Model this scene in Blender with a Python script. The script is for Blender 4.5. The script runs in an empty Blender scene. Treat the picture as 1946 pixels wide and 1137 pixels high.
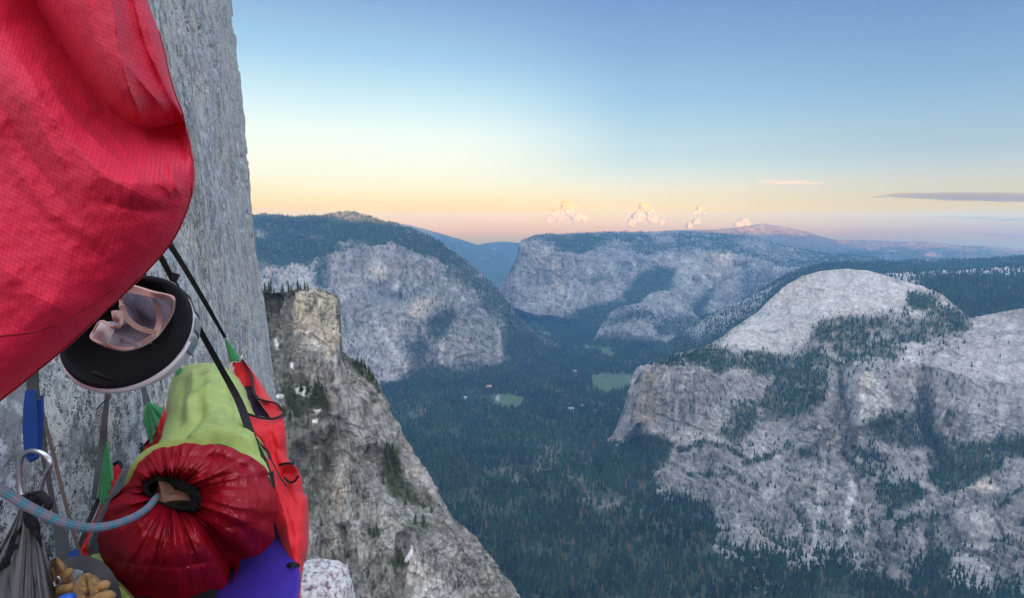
import bpy, bmesh, math, random
import numpy as np
from mathutils import Vector, Matrix

random.seed(7)
rng = np.random.default_rng(11)
SC = bpy.context.scene
COL = SC.collection
FPX, CX, CY = 985.0, 973.0, 568.5
PITCH = math.radians(8.0)
SP, CP = math.sin(PITCH), math.cos(PITCH)

# ------------------------------------------------------------------ helpers
def at(px, py, Y):
    """world point seen along a sight line at forward distance Y (arrays welcome)"""
    px, py, Y = np.asarray(px, float), np.asarray(py, float), np.asarray(Y, float)
    r = (px - CX) / FPX; d = (py - CY) / FPX
    dy = CP - d * SP; dz = -SP - d * CP
    return np.stack([r / dy * Y, Y + 0 * r, dz / dy * Y], -1)

def atz(px, py, z):
    px, py, z = np.asarray(px, float), np.asarray(py, float), np.asarray(z, float)
    d = (py - CY) / FPX
    dy = CP - d * SP; dz = -SP - d * CP
    return at(px, py, z * dy / dz)

def cp(px, py, D):
    """world point at depth D along the lens axis"""
    r = (px - CX) / FPX * D; d = (py - CY) / FPX * D
    return Vector((r, CP * D - SP * d, -SP * D - CP * d))

def cpa(px, py, D):
    px, py, D = np.asarray(px, float), np.asarray(py, float), np.asarray(D, float)
    r = (px - CX) / FPX * D; d = (py - CY) / FPX * D
    return np.stack([r, CP * D - SP * d, -SP * D - CP * d], -1)

def _hash(ix, iy, iz, seed):
    h = (ix.astype(np.int64) * 374761393 + iy.astype(np.int64) * 668265263 + iz.astype(np.int64) * 1440662683 + seed * 974634721) & 0xFFFFFFFF
    h = ((h ^ (h >> 13)) * 1274126177) & 0xFFFFFFFF
    h = ((h ^ (h >> 15)) * 2246822519) & 0xFFFFFFFF
    h = h ^ (h >> 16)
    return (h & 0xFFFFFF).astype(np.float32) / float(0xFFFFFF)

def vnoise(p, seed=0):
    p = np.asarray(p, np.float64)
    i = np.floor(p); f = (p - i).astype(np.float32); i = i.astype(np.int64)
    u = f * f * f * (f * (f * 6 - 15) + 10)
    out = 0
    for a in (0, 1):
        wx = u[..., 0] if a else 1 - u[..., 0]
        for b in (0, 1):
            wy = u[..., 1] if b else 1 - u[..., 1]
            for c in (0, 1):
                wz = u[..., 2] if c else 1 - u[..., 2]
                out = out + wx * wy * wz * _hash(i[..., 0] + a, i[..., 1] + b, i[..., 2] + c, seed)
    return out * 2 - 1

ROT = np.array([[0.36, 0.48, -0.8], [-0.8, 0.6, 0.0], [0.48, 0.64, 0.6]])
def fbm(p, octv=5, gain=0.5, lac=2.03, seed=0, rot=True, ridged=False):
    p = np.asarray(p, np.float64); a = 1.0; s = 0; t = 0
    for k in range(octv):
        n = vnoise(p, seed + k * 17)
        if ridged: n = 1 - 2 * np.abs(n)
        s = s + a * n; t += a; a *= gain
        p = (p @ ROT.T if rot else p) * lac + 3.17
    return s / t

def sstep(a, b, x):
    t = np.clip((x - a) / (b - a), 0, 1); return t * t * (3 - 2 * t)

def seg_dist(PX, PY, line):
    d = np.full(PX.shape, 1e9); 
    for (x0, y0), (x1, y1) in zip(line[:-1], line[1:]):
        vx, vy = x1 - x0, y1 - y0; L = vx * vx + vy * vy + 1e-9
        t = np.clip(((PX - x0) * vx + (PY - y0) * vy) / L, 0, 1)
        d = np.minimum(d, np.hypot(PX - x0 - t * vx, PY - y0 - t * vy))
    return d

def poly_mask(PX, PY, poly, soft=8.0):
    out = np.zeros(PX.shape)
    xs = [p[0] for p in poly]; ys = [p[1] for p in poly]
    m = (PX > min(xs) - soft) & (PX < max(xs) + soft) & (PY > min(ys) - soft) & (PY < max(ys) + soft)
    if not m.any(): return out
    x, y = PX[m], PY[m]
    ins = np.zeros(x.shape, bool); q = list(poly) + [poly[0]]
    for (x0, y0), (x1, y1) in zip(q[:-1], q[1:]):
        if y0 == y1: continue
        c = ((y0 > y) != (y1 > y)) & (x < (x1 - x0) * (y - y0) / (y1 - y0) + x0)
        ins ^= c
    d = seg_dist(x, y, q); d = np.where(ins, d, -d)
    out[m] = sstep(-soft, soft, d)
    return out

def line_mask(PX, PY, line, w):
    return 1 - sstep(w * 0.4, w, seg_dist(PX, PY, line))

def prop(o, label=None, cat=None, group=None, kind=None):
    if label: o['label'] = label
    if cat: o['category'] = cat
    if group: o['group'] = group
    if kind: o['kind'] = kind
    return o

def mesh_np(name, V, F, mat=None, parent=None, smooth=True, col=None, org=False, uv=None):
    """V (n,3), F (m,k) one face size"""
    V = np.asarray(V, np.float64); F = np.asarray(F, np.int32)
    loc = np.zeros(3)
    if parent is not None:
        q = parent
        while q is not None: loc = loc + np.array(q.location); q = q.parent
        V = V - loc
    elif org: loc = V.mean(0); V = V - loc
    V = V.astype(np.float32)
    me = bpy.data.meshes.new(name)
    n, (m, k) = len(V), F.shape
    me.vertices.add(n); me.vertices.foreach_set('co', V.ravel())
    me.loops.add(m * k); me.loops.foreach_set('vertex_index', F.ravel())
    me.polygons.add(m)
    me.polygons.foreach_set('loop_start', np.arange(0, m * k, k, dtype=np.int32))
    me.polygons.foreach_set('use_smooth', np.full(m, bool(smooth)))
    me.update(calc_edges=True)
    if col is not None:
        a = me.color_attributes.new('albedo', 'FLOAT_COLOR', 'POINT')
        c = np.ones((n, 4), np.float32); c[:, :3] = col
        a.data.foreach_set('color', c.ravel())
    o = bpy.data.objects.new(name, me); COL.objects.link(o)
    if mat: me.materials.append(mat)
    if uv is not None:
        l_ = me.uv_layers.new(name='UVMap'); l_.data.foreach_set('uv', np.asarray(uv, np.float32)[F.ravel()].ravel())
    if parent: o.parent = parent
    elif org: o.location = loc
    return o

def grid_faces(nr, nc, wrap=False):
    r = np.arange(nr - 1)[:, None]; c = np.arange(nc if wrap else nc - 1)[None, :]
    a = r * nc + c; b = r * nc + (c + 1) % nc
    return np.stack([a, b, b + nc, a + nc], -1).reshape(-1, 4)

def normals_grid(P):
    du = np.gradient(P, axis=1); dv = np.gradient(P, axis=0)
    n = np.cross(du, dv); n /= np.linalg.norm(n, axis=-1, keepdims=True) + 1e-12
    return n

# node helpers
def newmat(name):
    m = bpy.data.materials.new(name); m.use_nodes = True
    nt = m.node_tree
    return m, nt, nt.nodes, nt.links, nt.nodes['Principled BSDF']

def nd(nodes, typ, **kw):
    n = nodes.new(typ)
    for k, v in kw.items():
        if k in n.inputs: n.inputs[k].default_value = v
        else: setattr(n, k, v)
    return n

# ------------------------------------------------------------------ camera, light, sky
cam = bpy.data.cameras.new('camera'); camo = bpy.data.objects.new('camera', cam)
COL.objects.link(camo); SC.camera = camo
cam.sensor_width = 36; cam.lens = 36 * FPX / 1946.0
camo.rotation_euler = (math.radians(90) - PITCH, 0, 0)
cam.clip_start = 0.05; cam.clip_end = 120000

HAZE = 5.4e-5
HCOL = (0.42, 0.60, 1.05)         # what a deep stretch of the haze looks like (measured)
SUN_EL = math.radians(2.0)
SUN_AZ = math.radians(10)       # the light comes from behind, a little from the right
sd = Vector((math.sin(SUN_AZ) * math.cos(SUN_EL), -math.cos(SUN_AZ) * math.cos(SUN_EL), math.sin(SUN_EL)))
sun = bpy.data.lights.new('sun', 'SUN'); suno = bpy.data.objects.new('sun', sun); COL.objects.link(suno)
sun.energy = 5.0; sun.color = (1.0, 0.43, 0.12); sun.angle = math.radians(0.5)
suno.rotation_euler = (-sd).to_track_quat('-Z', 'Y').to_euler()

SC.view_settings.view_transform = 'Standard'; SC.view_settings.look = 'None'
SC.view_settings.gamma = 1; SC.view_settings.exposure = 2.64
SC.render.engine = 'CYCLES'
cy = SC.cycles
cy.use_denoising = True; cy.max_bounces = 6; cy.diffuse_bounces = 3; cy.glossy_bounces = 2
cy.transmission_bounces = 4; cy.transparent_max_bounces = 12; cy.volume_bounces = 1
cy.sample_clamp_indirect = 6

w = bpy.data.worlds.new('World'); SC.world = w; w.use_nodes = True
nt = w.node_tree; N = nt.nodes; L = nt.links; N.clear()
out = N.new('ShaderNodeOutputWorld')
tc = N.new('ShaderNodeTexCoord'); sep = N.new('ShaderNodeSeparateXYZ'); L.new(tc.outputs['Generated'], sep.inputs[0])
def mth(op, a, b=None, c=None):
    n = N.new('ShaderNodeMath'); n.operation = op
    for i, v in enumerate((a, b, c)):
        if v is None: continue
        if isinstance(v, (int, float)): n.inputs[i].default_value = v
        else: L.new(v, n.inputs[i])
    return n.outputs[0]
el = mth('MULTIPLY', mth('ARCSINE', sep.outputs['Z']), 180 / math.pi)
E0, E1 = -6.0, 34.0
fac = mth('DIVIDE', mth('SUBTRACT', el, E0), E1 - E0)
def lin(c): return tuple(((v / 255) / 12.92 if v <= 10 else ((v / 255 + .055) / 1.055) ** 2.4) for v in c)
def yel(y): return math.degrees(math.atan((CY - y) / FPX)) - 8.0
def hz(stops):
    """sky beyond the haze, so that after the haze it has the photographed colour"""
    o_ = []
    for y, c in stops:
        e = yel(y); D_ = min(15000, 356 / math.tan(math.radians(e))) if e > 1.36 else 15000
        T_ = math.exp(-HAZE * D_)
        o_.append((e, tuple(max(0.02, (v - (1 - T_) * h_) / T_) for v, h_ in zip(lin(c), HCOL))))
    return o_
def ramp(stops):
    r = N.new('ShaderNodeValToRGB'); L.new(fac, r.inputs[0]); e = r.color_ramp.elements
    while len(e) > 1: e.remove(e[0])
    stops = sorted(stops)
    for i, (deg, c) in enumerate(stops):
        q = e[0] if i == 0 else e.new((deg - E0) / (E1 - E0))
        q.position = (deg - E0) / (E1 - E0); q.color = (*c, 1)
    return r.outputs[0]
mid = ramp(hz([(460, (196, 196, 206)), (440, (232, 198, 190)), (425, (243, 208, 190)), (405, (247, 214, 186)), (385, (246, 224, 202)), (360, (240, 231, 218)), (335, (222, 230, 228)), (310, (203, 223, 229)),
            (270, (190, 218, 232)), (200, (163, 201, 230)), (100, (139, 176, 219)), (10, (124, 158, 209)), (-250, (110, 145, 203))]))
lef = ramp(hz([(460, (205, 198, 200)), (440, (238, 200, 185)), (420, (245, 207, 180)), (400, (249, 215, 178)), (380, (249, 228, 196)), (360, (250, 238, 213)), (335, (249, 245, 228)), (300, (248, 250, 238)),
            (255, (238, 250, 246)), (200, (208, 237, 246)), (120, (168, 209, 238)), (10, (137, 175, 219)), (-250, (112, 148, 205))]))
g = Vector(at(560, 330, 1.0)); g.normalize()
dp = N.new('ShaderNodeVectorMath'); dp.operation = 'DOT_PRODUCT'; L.new(tc.outputs['Generated'], dp.inputs[0]); dp.inputs[1].default_value = g
def mr(x, a, b, lo=0.0, hi=1.0):
    n = N.new('ShaderNodeMapRange'); n.interpolation_type = 'SMOOTHSTEP'
    L.new(x, n.inputs[0]); n.inputs[1].default_value = a; n.inputs[2].default_value = b; n.inputs[3].default_value = lo; n.inputs[4].default_value = hi
    return n.outputs[0]
def mixc(f, a, b):
    n = N.new('ShaderNodeMix'); n.data_type = 'RGBA'; L.new(f, n.inputs[0])
    for s, v in ((6, a), (7, b)):
        if isinstance(v, tuple): n.inputs[s].default_value = v
        else: L.new(v, n.inputs[s])
    return n.outputs[2]
front = mixc(mr(dp.outputs['Value'], 0.80, 0.985), mid, lef)
rt_ = mr(dp.outputs['Value'], 0.90, 0.42)
mu = N.new('ShaderNodeMix'); mu.data_type = 'RGBA'; mu.blend_type = 'MULTIPLY'; L.new(rt_, mu.inputs[0]); L.new(front, mu.inputs[6]); mu.inputs[7].default_value = (.66, .71, .83, 1); front = mu.outputs[2]
# the dawn side of the sky, behind the camera, is far brighter than the side it faces
DAWN = (2.1, 2.0, 2.0, 1)
front = mixc(mr(sep.outputs['Y'], 0.42, -0.45), front, DAWN)
front = mixc(mr(sep.outputs['Z'], 0.42, 0.95), front, (1.9, 2.1, 2.45, 1))
bg = N.new('ShaderNodeBackground'); L.new(front, bg.inputs[0]); bg.inputs[1].default_value = 0.16
sky = N.new('ShaderNodeTexSky'); sky.sky_type = 'NISHITA'; sky.sun_disc = False
sky.sun_elevation = SUN_EL; sky.sun_rotation = math.pi - SUN_AZ; sky.altitude = 2500
bg2 = N.new('ShaderNodeBackground'); L.new(sky.outputs[0], bg2.inputs[0]); bg2.inputs[1].default_value = 0.0024
add = N.new('ShaderNodeAddShader'); L.new(bg.outputs[0], add.inputs[0]); L.new(bg2.outputs[0], add.inputs[1])
L.new(add.outputs[0], out.inputs['Surface'])

# ------------------------------------------------------------------ haze: one closed box of even air
hv = np.array([(x, y, z) for x in (-16000, 21000) for y in (-2600, 15000) for z in (-2150, 356)], float)
hf = [(0, 1, 3, 2), (4, 6, 7, 5), (0, 4, 5, 1), (2, 3, 7, 6), (0, 2, 6, 4), (1, 5, 7, 3)]
hm = bpy.data.materials.new('haze_air'); hm.use_nodes = True; hm.node_tree.nodes.clear()
ho = hm.node_tree.nodes.new('ShaderNodeOutputMaterial'); hp = hm.node_tree.nodes.new('ShaderNodeVolumePrincipled')
hp.inputs['Color'].default_value = (0.22, 0.54, .97, 1); hp.inputs['Density'].default_value = HAZE; hp.inputs['Anisotropy'].default_value = 0.0
hm.node_tree.links.new(hp.outputs[0], ho.inputs['Volume'])
haze = mesh_np('haze', hv, hf, hm, smooth=False)
prop(haze, 'thin blue morning haze filling the whole valley', kind='stuff')
# ------------------------------------------------------------------ rock and ground materials
def rock_material(name, scale, bump, rough=0.9):
    m, nt, N_, L_, b = newmat(name)
    a = nd(N_, 'ShaderNodeAttribute', attribute_name='albedo')
    g_ = nd(N_, 'ShaderNodeNewGeometry'); mp = nd(N_, 'ShaderNodeMapping'); L_.new(g_.outputs['Position'], mp.inputs[0])
    mp.inputs['Scale'].default_value = (scale, scale, scale * 0.24)
    n1 = nd(N_, 'ShaderNodeTexNoise', Scale=1.0, Detail=5.0, Roughness=0.58); L_.new(mp.outputs[0], n1.inputs['Vector'])
    mr_ = nd(N_, 'ShaderNodeMapRange'); L_.new(n1.outputs[0], mr_.inputs[0])
    mr_.inputs[1].default_value = 0.3; mr_.inputs[2].default_value = 0.7; mr_.inputs[3].default_value = 0.80; mr_.inputs[4].default_value = 1.20
    mx = nd(N_, 'ShaderNodeMix', data_type='RGBA', blend_type='MULTIPLY'); mx.inputs[0].default_value = 1
    L_.new(a.outputs['Color'], mx.inputs[6]); L_.new(mr_.outputs[0], mx.inputs[7])
    L_.new(mx.outputs[2], b.inputs['Base Color'])
    bp = nd(N_, 'ShaderNodeBump', Strength=0.5, Distance=bump); L_.new(n1.outputs[0], bp.inputs['Height']); L_.new(bp.outputs[0], b.inputs['Normal'])
    b.inputs['Roughness'].default_value = rough; b.inputs['Specular IOR Level'].default_value = 0.2
    return m

M_ROCKFAR = rock_material('far_granite', 1 / 40.0, 12.0)
M_ROCKMID = rock_material('valley_granite', 1 / 11.0, 2.2)
M_ROCKNEAR = rock_material('flank_granite', 1 / 3.0, .5)

m, nt_, N_, L_, b = newmat('conifer_foliage')
a = nd(N_, 'ShaderNodeAttribute', attribute_name='albedo'); L_.new(a.outputs['Color'], b.inputs['Base Color'])
b.inputs['Roughness'].default_value = 0.9; b.inputs['Specular IOR Level'].default_value = 0.1
M_FOREST = m

# ------------------------------------------------------------------ conifer built as stacked ragged skirts (unit height)
def conifer(sides, tiers, seed, rad=0.17, trunk=True):
    r = np.random.default_rng(seed); V = []; F = []
    for t in range(tiers):
        f0 = t / tiers; f1 = (t + 1) / tiers
        zb = 0.10 + 0.86 * f0; zt = min(1.0, zb + 0.95 / tiers * 1.35)
        rb = rad * (1 - f0) ** 0.8 * r.uniform(0.8, 1.15)
        c = len(V); V.append((r.normal(0, .008), r.normal(0, .008), zt))
        a0 = r.uniform(0, 6.28)
        for k in range(sides):
            an = a0 + 2 * math.pi * k / sides; q = rb * r.uniform(0.65, 1.25)
            V.append((math.cos(an) * q, math.sin(an) * q, zb - r.uniform(0, .05)))
        for k in range(sides): F.append((c, c + 1 + k, c + 1 + (k + 1) % sides))
    return np.array(V), np.array(F)

PROTO = {'far': [conifer(4, 2, s, 0.2) for s in range(4)], 'mid': [conifer(5, 3, 10 + s, 0.19) for s in range(5)]}

def forest(name, pts, hts, kind, label, tone=1.0, brown=0.02):
    """one mass of far conifers: stuff"""
    protos = PROTO[kind]; Vs = []; Fs = []; Cs = []; off = 0
    which = rng.integers(0, len(protos), len(pts))
    for k, (pv, pf) in enumerate(protos):
        idx = np.where(which == k)[0]
        if not len(idx): continue
        p, h = pts[idx], hts[idx]; n = len(idx)
        an = rng.uniform(0, 6.28, n); fat = rng.uniform(0.75, 1.35, n)
        c, s = np.cos(an)[:, None], np.sin(an)[:, None]
        x = (pv[None, :, 0] * c - pv[None, :, 1] * s) * fat[:, None]; y = (pv[None, :, 0] * s + pv[None, :, 1] * c) * fat[:, None]
        V = np.stack([x, y, pv[None, :, 2] + 0 * x], -1) * h[:, None, None] + p[:, None, :]
        V[..., 2] -= 0.04 * h[:, None]
        tonev = 1 + .55 * fbm(p / 210, 3, seed=77)[:, None] + .3 * fbm(p / 45, 2, seed=78)[:, None]
        lum = tonev * (rng.uniform(0.45, 1.25, n) + 0.7 * (rng.uniform(0, 1, n) > .93) * rng.uniform(.3, 1, n))[:, None]; hue = rng.uniform(0, 1, n)[:, None]
        cc = lum * tone * ((1 - hue) * np.array([0.021, 0.050, 0.030]) + hue * np.array([0.036, 0.060, 0.030]))
        br = rng.uniform(0, 1, n) < brown
        cc[br] = np.array([0.17, 0.10, 0.055]) * rng.uniform(.7, 1.3, (br.sum(), 1))
        Cs.append(np.repeat(cc[:, None, :], len(pv), 1).reshape(-1, 3)); Vs.append(V.reshape(-1, 3))
        Fs.append((pf[None] + (np.arange(n) * len(pv))[:, None, None]).reshape(-1, 3) + off); off += n * len(pv)
    o = mesh_np(name, np.concatenate(Vs), np.concatenate(Fs), M_FOREST, smooth=False, col=np.concatenate(Cs))
    return prop(o, label, kind='stuff')

def scatter(P, dens, hmin, hmax, scale_h=None):
    """P grid (r,c,3), dens grid: trees per square metre"""
    a, b_, c, d = P[:-1, :-1], P[:-1, 1:], P[1:, 1:], P[1:, :-1]
    area = 0.5 * np.linalg.norm(np.cross(c - a, d - b_), axis=-1)
    lam = area * 0.25 * (dens[:-1, :-1] + dens[:-1, 1:] + dens[1:, 1:] + dens[1:, :-1])
    n = rng.poisson(np.clip(lam, 0, 40)); r, cidx = np.nonzero(n); rep = n[r, cidx]
    r = np.repeat(r, rep); cidx = np.repeat(cidx, rep)
    u = rng.random(len(r))[:, None]; v = rng.random(len(r))[:, None]
    p = (P[r, cidx] * (1 - u) + P[r, cidx + 1] * u) * (1 - v) + (P[r + 1, cidx] * (1 - u) + P[r + 1, cidx + 1] * u) * v
    h = hmin + (hmax - hmin) * rng.beta(2, 2.5, len(p))
    return p, h

# ------------------------------------------------------------------ mountains, each lofted between surveyed lines (skyline, rim, ledge, foot)
def ip(line, x):
    xs = [p[0] for p in line]; ys = [p[1] for p in line]
    return np.interp(x, xs, ys)

def mountain(name, px0, px1, step, rows, segs, lscale, amp, mat, seed, label, veg=(), dveg=(), tint=(), warm=(), relief=(), snow=(),
             base=0.30, ledge_veg=0.4, dots=0.0, streak=1.0, back=600.0, smooth_px=0, tmult=1.0, vflat=0.72, calm=(), hue=(1, 1, 1)):
    px = np.arange(px0, px1 + step, step, dtype=float); nu = len(px)
    jy = fbm(np.stack([px / 40, px * 0 + seed, px * 0], -1), 4, seed=seed) * 2.0
    ys, Ys = [], []
    for (yl, dl) in rows:
        y = ip(yl, px) + jy * 0.6
        if isinstance(dl, tuple) and dl[0] == 'z':
            Yv = atz(px, y, dl[1])[:, 1]
        else: Yv = ip(dl, px)
        ys.append(y); Ys.append(Yv)
    PY, YY = [], []
    for k in range(len(rows) - 1):
        n = segs[k]; t = np.linspace(0, 1, n, endpoint=(k == len(rows) - 2))[:, None]
        PY.append(ys[k] * (1 - t) + ys[k + 1] * t); YY.append(Ys[k] * (1 - t) + Ys[k + 1] * t)
    PY = np.concatenate(PY); YY = np.concatenate(YY); nv = len(PY)
    PX = np.broadcast_to(px, PY.shape).copy()
    # soften the kinks between lines
    for _ in range(3):
        YY[1:-1] = 0.25 * YY[:-2] + 0.5 * YY[1:-1] + 0.25 * YY[2:]
    for poly, dY, soft in relief:
        YY += dY * poly_mask(PX, PY, poly, soft)
    P = at(PX, PY, YY)
    n = normals_grid(P); n *= np.sign(-(n * P).sum(-1, keepdims=True))
    l = lscale
    warp = np.stack([fbm(P / l + 7.7 * k, 3, seed=seed + 40 + k) for k in range(3)], -1) * 0.13 * l
    Q = P + warp
    f1 = fbm(Q / np.array([l, l, 2.6 * l]), 6, 0.43, seed=seed, ridged=True)
    f2 = fbm(Q / (l * 0.45), 4, 0.45, seed=seed + 5)
    f3 = fbm(Q / np.array([l * .16, l * .16, l * .7]), 4, 0.55, seed=seed + 9, ridged=True)
    led = fbm(Q / np.array([l * 1.2, l * 1.2, l * .22]), 4, 0.5, seed=seed + 13)
    cm = np.ones(PX.shape)
    for poly, k in calm: cm *= 1 - (1 - k) * poly_mask(PX, PY, poly, 12)
    edge = sstep(0, 5, np.arange(nv))[:, None] * 0.75 + 0.25
    fl1 = sstep(0, .05, fbm(Q / np.array([l * .5, l * .5, l * 1.1]), 4, seed=seed + 60)); fl2 = sstep(.04, .09, fbm(Q / np.array([l * .16, l * .16, l * .75]), 4, .5, seed=seed + 64))
    fl3 = sstep(-.08, -.03, fbm(Q / np.array([l * .34, l * .34, l * .13]), 4, .55, seed=seed + 68)); fl4 = sstep(.10, .14, fbm(Q / (l * .10), 4, .6, seed=seed + 72))
    # joint-bounded blocks: tall panels with sharp edges
    def cells(sx, sz, sd_):
        wq = Q + .35 * sx * np.stack([fbm(Q / (sx * 1.3), 2, seed=sd_ + 1), fbm(Q / (sx * 1.3), 2, seed=sd_ + 2), fbm(Q / (sx * 1.3), 2, seed=sd_ + 3)], -1)
        a_ = (wq[..., 0] * .8 + wq[..., 1] * .6) / sx; b2_ = (wq[..., 0] * -.6 + wq[..., 1] * .8 + .25 * wq[..., 2]) / (sx * 1.4); col_ = np.floor(a_); 
        c_ = wq[..., 2] / sz + .5 * np.sin(col_ * 12.9) + .2 * a_
        return _hash(col_, np.floor(b2_), np.floor(c_), sd_) - .5
    ce0 = cells(l * .66, l * 2.4, seed + 88); ce1 = cells(l * .30, l * .9, seed + 80); ce2 = cells(l * .12, l * .42, seed + 84)
    dsp = amp * (.60 * ce0 + .50 * ce1 + .22 * ce2 - 0.60 * f1 + 0.38 * f2 + 0.10 * f3 + 0.10 * led + .34 * (fl1 - .5) + .20 * (fl2 - .5) + .14 * (fl3 - .5)) * edge * cm
    P = P + n * dsp[..., None]
    n2 = normals_grid(P); n2 *= np.sign(-(n2 * P).sum(-1, keepdims=True))
    nz = np.abs(n2[..., 2])
    # vegetation, albedo
    wx = fbm(Q / (l * .5), 4, seed=seed + 21) * 9; wy = fbm(Q / (l * .5), 4, seed=seed + 22) * 9
    patch = fbm(Q / (l * .22), 4, 0.6, seed=seed + 25)
    vg = ledge_veg * sstep(vflat - .12, vflat + .12, nz + 0.22 * patch) * sstep(-.15, .3, patch)
    for e in veg:
        if len(e) == 3:
            vg = np.maximum(vg, e[1] * line_mask(PX + wx, PY + wy, e[0], e[2]) * (.3 + .7 * sstep(-.3, .2, patch))); continue
        poly, k = e
        vg = np.maximum(vg, k * poly_mask(PX + wx, PY + wy, poly, 10) * (0.25 + 0.75 * sstep(-.45, .1, patch + (k - .6))))
    if dots: vg = np.maximum(vg, dots * sstep(.25, .5, fbm(Q / (l * .09), 3, seed=seed + 28)))
    for poly, k in dveg: vg *= 1 - k * poly_mask(PX + wx * .5, PY + wy * .5, poly, 8)
    st = fbm(Q / np.array([l * .11, l * .11, l * 1.4]), 4, 0.6, seed=seed + 30)
    st2 = fbm(P / np.array([l * .05, l * .05, l * .9]), 3, 0.6, seed=seed + 90); exf = fbm(P / np.array([l * .8, l * .8, l * .05]), 4, .6, seed=seed + 92)
    fine = fbm(Q / (l * .07), 4, 0.65, seed=seed + 33)
    big = fbm(Q / (l * 1.1), 3, seed=seed + 36)
    tn = np.zeros(PX.shape); wm = np.zeros(PX.shape); sn = np.zeros(PX.shape)
    for e in tint:
        if len(e) == 2: tn += e[1] * poly_mask(PX + wx * .5, PY + wy * .5, e[0], 7)
        else: tn += e[1] * line_mask(PX + wx * .5, PY + wy * .4, e[0], e[2])
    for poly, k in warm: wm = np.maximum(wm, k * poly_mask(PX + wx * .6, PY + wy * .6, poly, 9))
    for poly in snow: sn = np.maximum(sn, poly_mask(PX + wx * .3, PY + wy * .3, poly, 2))
    crack = 1 - sstep(0.0, 0.06, np.abs(fbm(P / np.array([l * .26, l * .26, l * 1.7]), 4, .55, seed=seed + 44)))
    crack2 = 1 - sstep(0.0, 0.06, np.abs(fbm(Q / np.array([l * .5, l * .5, l * .12]), 4, seed=seed + 47)))
    hi_ = sstep(.26, .42, fbm(Q / np.array([l * .09, l * .09, l * .5]), 4, .6, seed=seed + 94)); lo_ = sstep(.22, .40, fbm(P / np.array([l * .07, l * .07, l * 1.1]), 4, .55, seed=seed + 96))
    val = base * (1 + .22 * big + streak * (.22 * st * (.4 + .6 * cm) + .22 * st2 * (.35 + .65 * cm)) + .10 * fine * (.4 + .6 * cm) + .10 * (fl1 - .5) + .14 * (fl2 - .5) - .10 * (fl3 - .5) * cm + (.14 * ce0 + .24 * ce1 + .16 * ce2) * cm + .26 * exf * (1 - cm) + .45 * hi_ * (.25 + .75 * cm) - .46 * lo_ * (.3 + .7 * cm))
    val = val + tn * base * 1.25 * (0.75 + 0.5 * st + .25 * fine)
    val = np.clip(val * (1 - 0.48 * crack * (1 - .5 * np.clip(tn, 0, 1))) * (1 - 0.28 * crack2), 0.055, 0.80)
    pink = np.clip(0.5 + 0.8 * fbm(Q / (l * .8), 3, seed=seed + 50), 0, 1)[..., None]
    c = val[..., None] * (np.array([0.98, 0.99, 1.01]) * (1 - pink) + np.array([1.05, 0.985, 0.94]) * pink)
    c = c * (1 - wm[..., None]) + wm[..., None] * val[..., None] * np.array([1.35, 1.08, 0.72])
    c = c * np.asarray(hue)
    v = np.clip(vg * 1.15, 0, 1)[..., None]
    c = c * (1 - v) + v * (np.array([0.050, 0.060, 0.034]) * (1 + .5 * fine[..., None]))
    c = c * (1 - sn[..., None]) + sn[..., None] * 0.85
    # the land carries on behind the skyline
    nb = 4; t = np.linspace(1, 0, nb, endpoint=False)[:, None, None]
    dist = np.linalg.norm(P[0], axis=-1)[None, :, None]
    backp = P[0][None] * (1 + t * back / dist) - np.array([0, 0, 1]) * (t ** 1.4) * back * 0.55
    V = np.concatenate([backp, P]); C = np.concatenate([np.repeat(c[:1], nb, 0), c])
    o = mesh_np(name, V.reshape(-1, 3), grid_faces(nv + nb, nu), mat, col=C.reshape(-1, 3))
    prop(o, label, kind='structure')
    return dict(o=o, P=P, vg=vg * tmult, PX=PX, PY=PY, nz=nz)
# ------------------------------------------------------------------ the far country
FLOOR = -1190.0
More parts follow.
